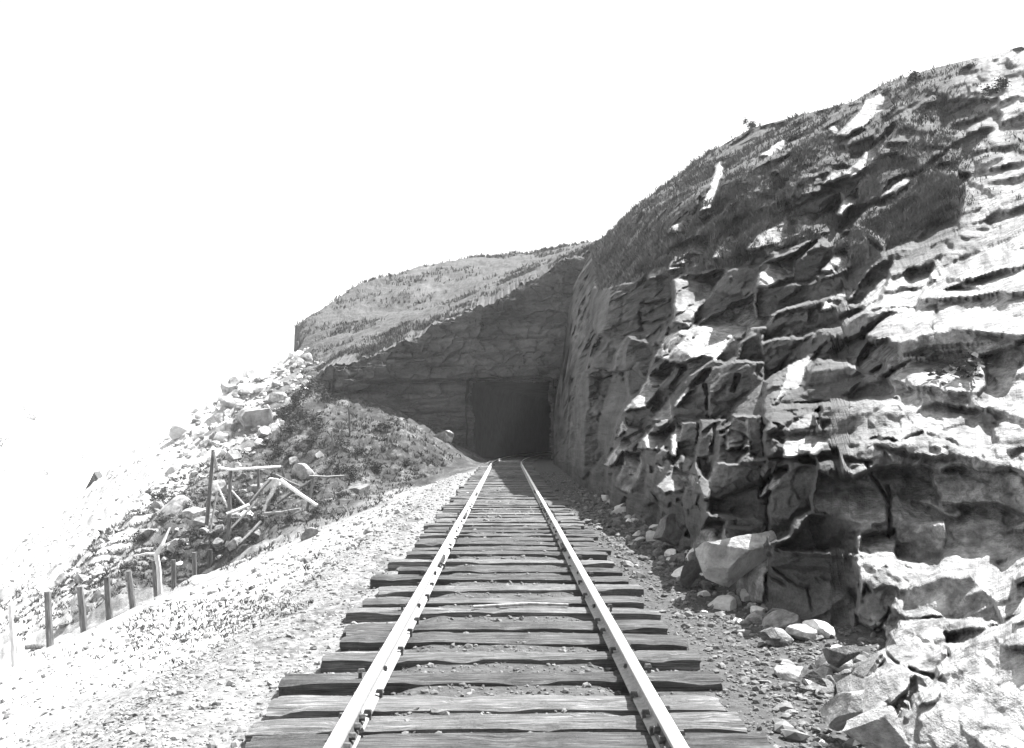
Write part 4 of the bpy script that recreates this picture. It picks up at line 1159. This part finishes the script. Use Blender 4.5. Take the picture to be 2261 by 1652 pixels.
tube('trunk', [dr - np.array([0,0,.3]), w1(972, 1470, 31), w1(958, 1390, 31), w1(995, 1330, 31), w1(1042, 1225, 31.2)], [.085, .075, .085, .055, .025], M_WOOD_PALE, dt, dr, 801)
tube('branch', [w1(965, 1390, 31), w1(900, 1385, 31.2), w1(820, 1402, 31.5)], [.06, .04, .02], M_WOOD_PALE, dt, dr, 802)
tube('branch', [w1(990, 1345, 31), w1(1070, 1300, 30.6)], [.04, .015], M_WOOD_PALE, dt, dr, 803)
p = at_px(*zz('2', [(215, 1050)])[0])
tube('log', [p + np.array([-.35, 0, .08]), p + np.array([0, .05, .1]), p + np.array([.4, .1, .06])], [.09, .10, .08], M_POST, seed=811, label='short dark log lying on the bank at the left edge', cat='log')
pa = Wp(1045, 1318, 7.9); pb = Wp(1255, 1300, 8.0); pm = Wp(1165, 1302, 8.05)
for q in (pa, pb, pm): q[2] = .105
tube('stick', [pa, pm, pb], [.012, .014, .009], M_WOOD_GREY, seed=812, label='thin bent stick lying across the sleepers between the rails', cat='stick')

# ------------------------------------------------------------------ plants
def blades(name, P, h, w, mat, k=5, lean=.5):
    n = len(P) * k
    B = np.repeat(P, k, 0) + np.stack([RNG.normal(0, .5, n), RNG.normal(0, .5, n), np.zeros(n)], -1) * np.repeat(h, k)[:, None] * .6
    hh = np.repeat(h, k) * RNG.uniform(.5, 1.25, n); a = RNG.uniform(0, 6.283, n)
    d = np.stack([np.cos(a), np.sin(a), np.zeros(n)], -1); a2 = RNG.uniform(0, 6.283, n)
    l = np.stack([np.cos(a2), np.sin(a2), np.zeros(n)], -1) * (RNG.uniform(0, 1, n) ** 1.5 * lean * hh)[:, None]
    ww = np.repeat(w, k)[:, None] * .5
    up = np.array([0, 0, 1.0])
    v0 = B - d * ww - up * .03; v1 = B + d * ww - up * .03; v2 = B + l * .35 + up * (hh * .6)[:, None] + d * ww * .7; v3 = B + l + up * hh[:, None]
    V = np.stack([v0, v1, v2, v3], 1).reshape(-1, 3)
    i = np.arange(n)[:, None] * 4
    Fc = np.concatenate([i + np.array([[0, 1, 2]]), i + np.array([[0, 2, 3]])], 0)
    return link(name, mesh_np(name, V, Fc, False), mat, kind='stuff')
# turf on the hillside above the cliff
wgt = CLIFF_VEG * (CLIFF_PX < 2280) * np.clip(.4 + 1.3 * fbm(CLIFF_P * .6, 4, 173), 0.05, 1); idx = RNG.choice(len(wgt), 26000, p=wgt / wgt.sum())
Pg = CLIFF_P[idx]; blades('grass', Pg, (.0045 * Pg[:, 1]) * RNG.uniform(.3, 1.2, len(Pg)), .0007 * Pg[:, 1], M_GRASS, 4, .9)
m = (HILL_B[:, 1] < 125) & (HILL_B[:, 0] > -24) & (HILL_B[:, 0] < 8)
ww_ = HILL_BV * m * np.clip(.1 + 1.6 * fbm(HILL_B * np.array([.25, .5, .5]), 4, 171), 0, 1) ** 1.5; idx = RNG.choice(len(ww_), 6500, p=ww_ / ww_.sum())
Pg = HILL_B[idx]; blades('grass', Pg, .004 * Pg[:, 1] * RNG.uniform(.5, 1.1, len(Pg)), .0009 * Pg[:, 1], M_GRASS, 4, .8)
# weeds on the left bank and verge
def poly_pts(poly, n):
    xs = [q[0] for q in poly]; ys_ = [q[1] for q in poly]; out = []
    px = RNG.uniform(min(xs), max(xs), n * 3); py = RNG.uniform(min(ys_), max(ys_), n * 3)
    m = inpoly(px, py, poly); px, py = px[m][:n], py[m][:n]
    Yg = np.geomspace(4, 90, 260)
    for a, b in zip(px, py):
        out.append((a, b))
    A_ = np.array(out); res = []
    xx = (A_[:, 0:1] - VX) / F * Yg[None]; zzv = CAMZ - (A_[:, 1:2] - VY) / F * Yg[None]
    hh = H(xx.ravel(), np.broadcast_to(Yg[None], xx.shape).ravel(), False).reshape(xx.shape)
    below = zzv < hh; fi = np.argmax(below, 1); ok = below.any(1)
    Y = Yg[fi][ok]; X = (A_[ok, 0] - VX) / F * Y
    return np.stack([X, Y, H(X, Y)], -1)
Pw1 = poly_pts([(270,1380),(330,1340),(560,1320),(700,1335),(640,1370),(450,1420),(300,1440)], 500)
Pw2 = poly_pts([(270,1150),(370,1060),(480,1010),(640,1000),(1030,1010),(850,1110),(640,1200),(500,1265),(350,1260),(120,1330),(100,1310)], 3800)
Pw3 = poly_pts([(700,850),(830,900),(1030,990),(900,1010),(700,1010),(600,1000),(640,880)], 800)
Pw4 = poly_pts([(60,1450),(700,1230),(900,1120),(700,1300),(400,1500)], 420)
Pw5 = poly_pts([(0,1320),(100,1300),(300,1240),(420,1215),(430,1290),(250,1340),(100,1400),(0,1420)], 900)
Pg = np.concatenate([Pw1, Pw2, Pw3, Pw4, Pw5])
stones('rubble', Pw5[::2], np.clip(RNG.gamma(1.6, 1.6, len(Pw5[::2])) / F * Pw5[::2, 1], .02, .25), M_GRAVEL)
blades('weeds', Pg, np.clip(.0040 * Pg[:, 1] * RNG.uniform(.3, 1.2, len(Pg)), .02, .3), .0007 * Pg[:, 1], M_GRASS, 6, 1.1)

OUT = [(0,1150),(270,1000),(420,900),(520,840),(650,790),(740,760),(720,850),(560,1000),(420,1090),(300,1180),(250,1260),(100,1310),(0,1350)]
Po = poly_pts(OUT, 5200)
o_l = Po[:, 0] < -17.5 + RNG.normal(0, 1.5, len(Po))
S_ = np.clip(RNG.gamma(1.6, 1.5, len(Po)) / F * Po[:, 1], .02, .3)
stones('rubble', Po[~o_l], S_[~o_l], M_RUBBLE); stones('rubble', Po[o_l], S_[o_l] * .8, M_PALE_RUBBLE)
Po = poly_pts(LOW, 2000)
stones('rubble', Po, np.clip(RNG.gamma(1.6, 1.5, len(Po)) / F * Po[:, 1], .02, .25), M_GRAVEL)
def shrub_meshes(seed, nl=760, r=1.0, leaf=.125, mat=M_LEAF):
    r_ = np.random.RandomState(seed)
    cl = r_.normal(0, .42, (9, 3)); cl[:, 2] = np.abs(cl[:, 2]) * .9 + .35
    c = cl[r_.randint(0, 9, nl)] + r_.normal(0, .2, (nl, 3)); c[:, 2] = np.clip(c[:, 2], .03, None)
    n_ = r_.normal(0, 1, (nl, 3)); n_ /= np.linalg.norm(n_, axis=1)[:, None]
    u = np.cross(n_, [0, 0, 1.0]); u /= np.linalg.norm(u, axis=1)[:, None] + 1e-6; w = np.cross(n_, u)
    s_ = leaf * r_.uniform(.6, 1.4, nl)[:, None]
    V = np.stack([c - u * s_ * .5, c + w * s_ * .45, c + u * s_, c - w * s_ * .45], 1).reshape(-1, 3)
    Fc = (np.arange(nl)[:, None] * 4 + np.array([[0, 1, 2, 3]]))
    fol = mesh_np('foliage', V, Fc, False); fol.materials.append(mat)
    bm = bmesh.new()
    for k_ in range(9):
        b2 = tube_bm([(0, 0, -.1), tuple(cl[k_] * .5), tuple(cl[k_])], [.03, .018, .006], 5, .1, k_)
        me = bpy.data.meshes.new('t'); b2.to_mesh(me); b2.free(); bm.from_mesh(me); bpy.data.meshes.remove(me)
    st = bpy.data.meshes.new('stems'); bm.to_mesh(st); bm.free(); st.materials.append(M_WOOD_GREY)
    return fol, st
SHR = [shrub_meshes(900 + i) for i in range(4)]
SHP = [shrub_meshes(930 + i, 420, 1, .11, M_LEAF_PALE) for i in range(2)]
SHL = [shrub_meshes(950, 90, 1, .3, M_LEAF)]
def shrub(p, size, label, pool, group=None, name='shrub', cat='shrub'):
    t = thing(name, label, cat, tuple(p), group)
    fol, st = pool[rb.randrange(len(pool))]
    link('foliage', fol, None, t); link('stems', st, None, t)
    t.scale = (size * rb.uniform(.85, 1.2), size * rb.uniform(.85, 1.2), size * rb.uniform(.8, 1.15)); t.rotation_euler = (0, 0, rb.uniform(0, 6.28))
    return t
for px, py, s_, lab in [(660,900,22,'dark bush at the shadow edge of the talus, highest of the bushes'), (690,940,24,'dark bush below the corner of the rock face'), (640,960,20,'dark bush right of the large square boulder'), (720,890,18,'dark bush hugging the left end of the rock face'),
    (610,1010,20,'low bush above the crossbar of the pole frame'), (660,1000,16,'low bush right of the crossbar end'), (760,990,16,'small bush near the thin post on the mound'), (850,960,18,'bush on top of the spoil mound'), (800,1010,16,'low bush on the front of the spoil mound'),
    (410,1130,22,'bushy clump left of the pole frame'), (360,1160,20,'bushy clump on the outer edge of the bank'), (440,1190,20,'dark bush behind the white dead tree'), (310,1200,16,'small leafy bush at the outermost edge of the bank'), (400,1220,16,'bush right beside the white dead tree'),
    (300+380,870,22,'dark bush behind the two highest bushes'), (665,930,18,'dark bush between the square boulder and the rock face'), (705,960,20,'dark bush below the left end of the rock face'), (625,930,18,'dark bush nearest the square boulder'),
    (690,985,16,'dark bush on the flank above the white block'), (640,1020,14,'dark bush just above the crossbar end'), (590,985,15,'dark bush under the square boulder'),
    (520,1120,20,'scrubby bush between the tall post and the leaning props'), (600,1110,20,'scrubby bush under the slanting bright pole'), (690,1090,20,'scrubby bush around the dark upright stake'), (740,1050,20,'scrubby bush at the right end of the grey rail'), (640,1160,18,'scrubby bush below the fallen poles'),
    (470,1140,18,'scrubby bush left of the tall post foot'), (570,1160,18,'scrubby bush right of the tall post foot'), (780,1060,18,'scrubby bush on the dark slope left of the mound'), (830,1040,18,'scrubby bush between the mound and the path'), (700,1140,16,'scrubby bush at the lower end of the fallen poles'), (520,1200,15,'scrubby bush just above the path lip'), (350,1110,18,'scrubby bush on the stony outer slope'),
    (560,1200,16,'low bush under the pole frame brace'), (750,1100,14,'low bush on the lip of the path'), (900,1030,12,'small bush on the bank close to the track')]:
    p = at_px(px, py); shrub(p, s_ / F * p[1], lab, SHR, 'shrubs on the left bank')
def cliff_at(px, py):
    i = np.argmin((CLIFF_PX - px) ** 2 + (CLIFF_PY - py) ** 2); return CLIFF_P[i]
for px, py, s_, lab, pool in [(2125, 835, 46, 'broad-leaved shrub growing from a ledge at the right of the cliff', SHL), (2170, 800, 34, 'smaller broad-leaved shrub just above the ledge shrub', SHL), (2190, 225, 26, 'dark bush near the skyline at the far right', SHR), (2215, 200, 18, 'small bush beside the one at the far right skyline', SHR),
    (1655, 286, 16, 'small pointed bush breaking the skyline of the hill', SHR), (2020, 185, 20, 'bush at the top of the long grassy streak', SHR), (1960, 215, 20, 'bush right above the big white rock patch', SHR), (1505, 745, 6, 'tiny dark plant on the bright scree', SHR), (1530, 748, 5, 'tiny dark tuft plant beside the other on the scree', SHR)]:
    p = cliff_at(px, py); shrub(p, s_ / F * p[1], lab, pool, None)
for i in range(26):
    x = rb.uniform(-230, -140); y = rb.uniform(230, 420)
    shrub((x, y, farz(x, y)), rb.uniform(2.5, 5.5), 'faint pale tree on the bright hillside across the valley', SHP, 'faint trees across the valley', 'tree', 'tree')

# ------------------------------------------------------------------ thin summer haze
def haze_box(x0, x1, y0, y1, z0, z1, dens):
    bm = bmesh.new()
    v = [bm.verts.new(c) for c in ((x0,y0,z0),(x1,y0,z0),(x1,y1,z0),(x0,y1,z0),(x0,y0,z1),(x1,y0,z1),(x1,y1,z1),(x0,y1,z1))]
    for f in ((0,3,2,1),(4,5,6,7),(0,1,5,4),(1,2,6,5),(2,3,7,6),(3,0,4,7)): bm.faces.new([v[i] for i in f])
    me = bpy.data.meshes.new('haze'); bm.to_mesh(me); bm.free()
    m = bpy.data.materials.new('haze'); m.use_nodes = True; nt = m.node_tree; nt.nodes.clear()
    out = nt.nodes.new('ShaderNodeOutputMaterial'); pv = nt.nodes.new('ShaderNodeVolumePrincipled')
    pv.inputs['Density'].default_value = dens; pv.inputs['Color'].default_value = (.95, .95, .95, 1); pv.inputs['Anisotropy'].default_value = 0.2
    nt.links.new(pv.outputs[0], out.inputs['Volume'])
    link('haze', me, m, kind='stuff')
haze_box(-1000, 120, -90, 1200, -19, 75, 0.0005)
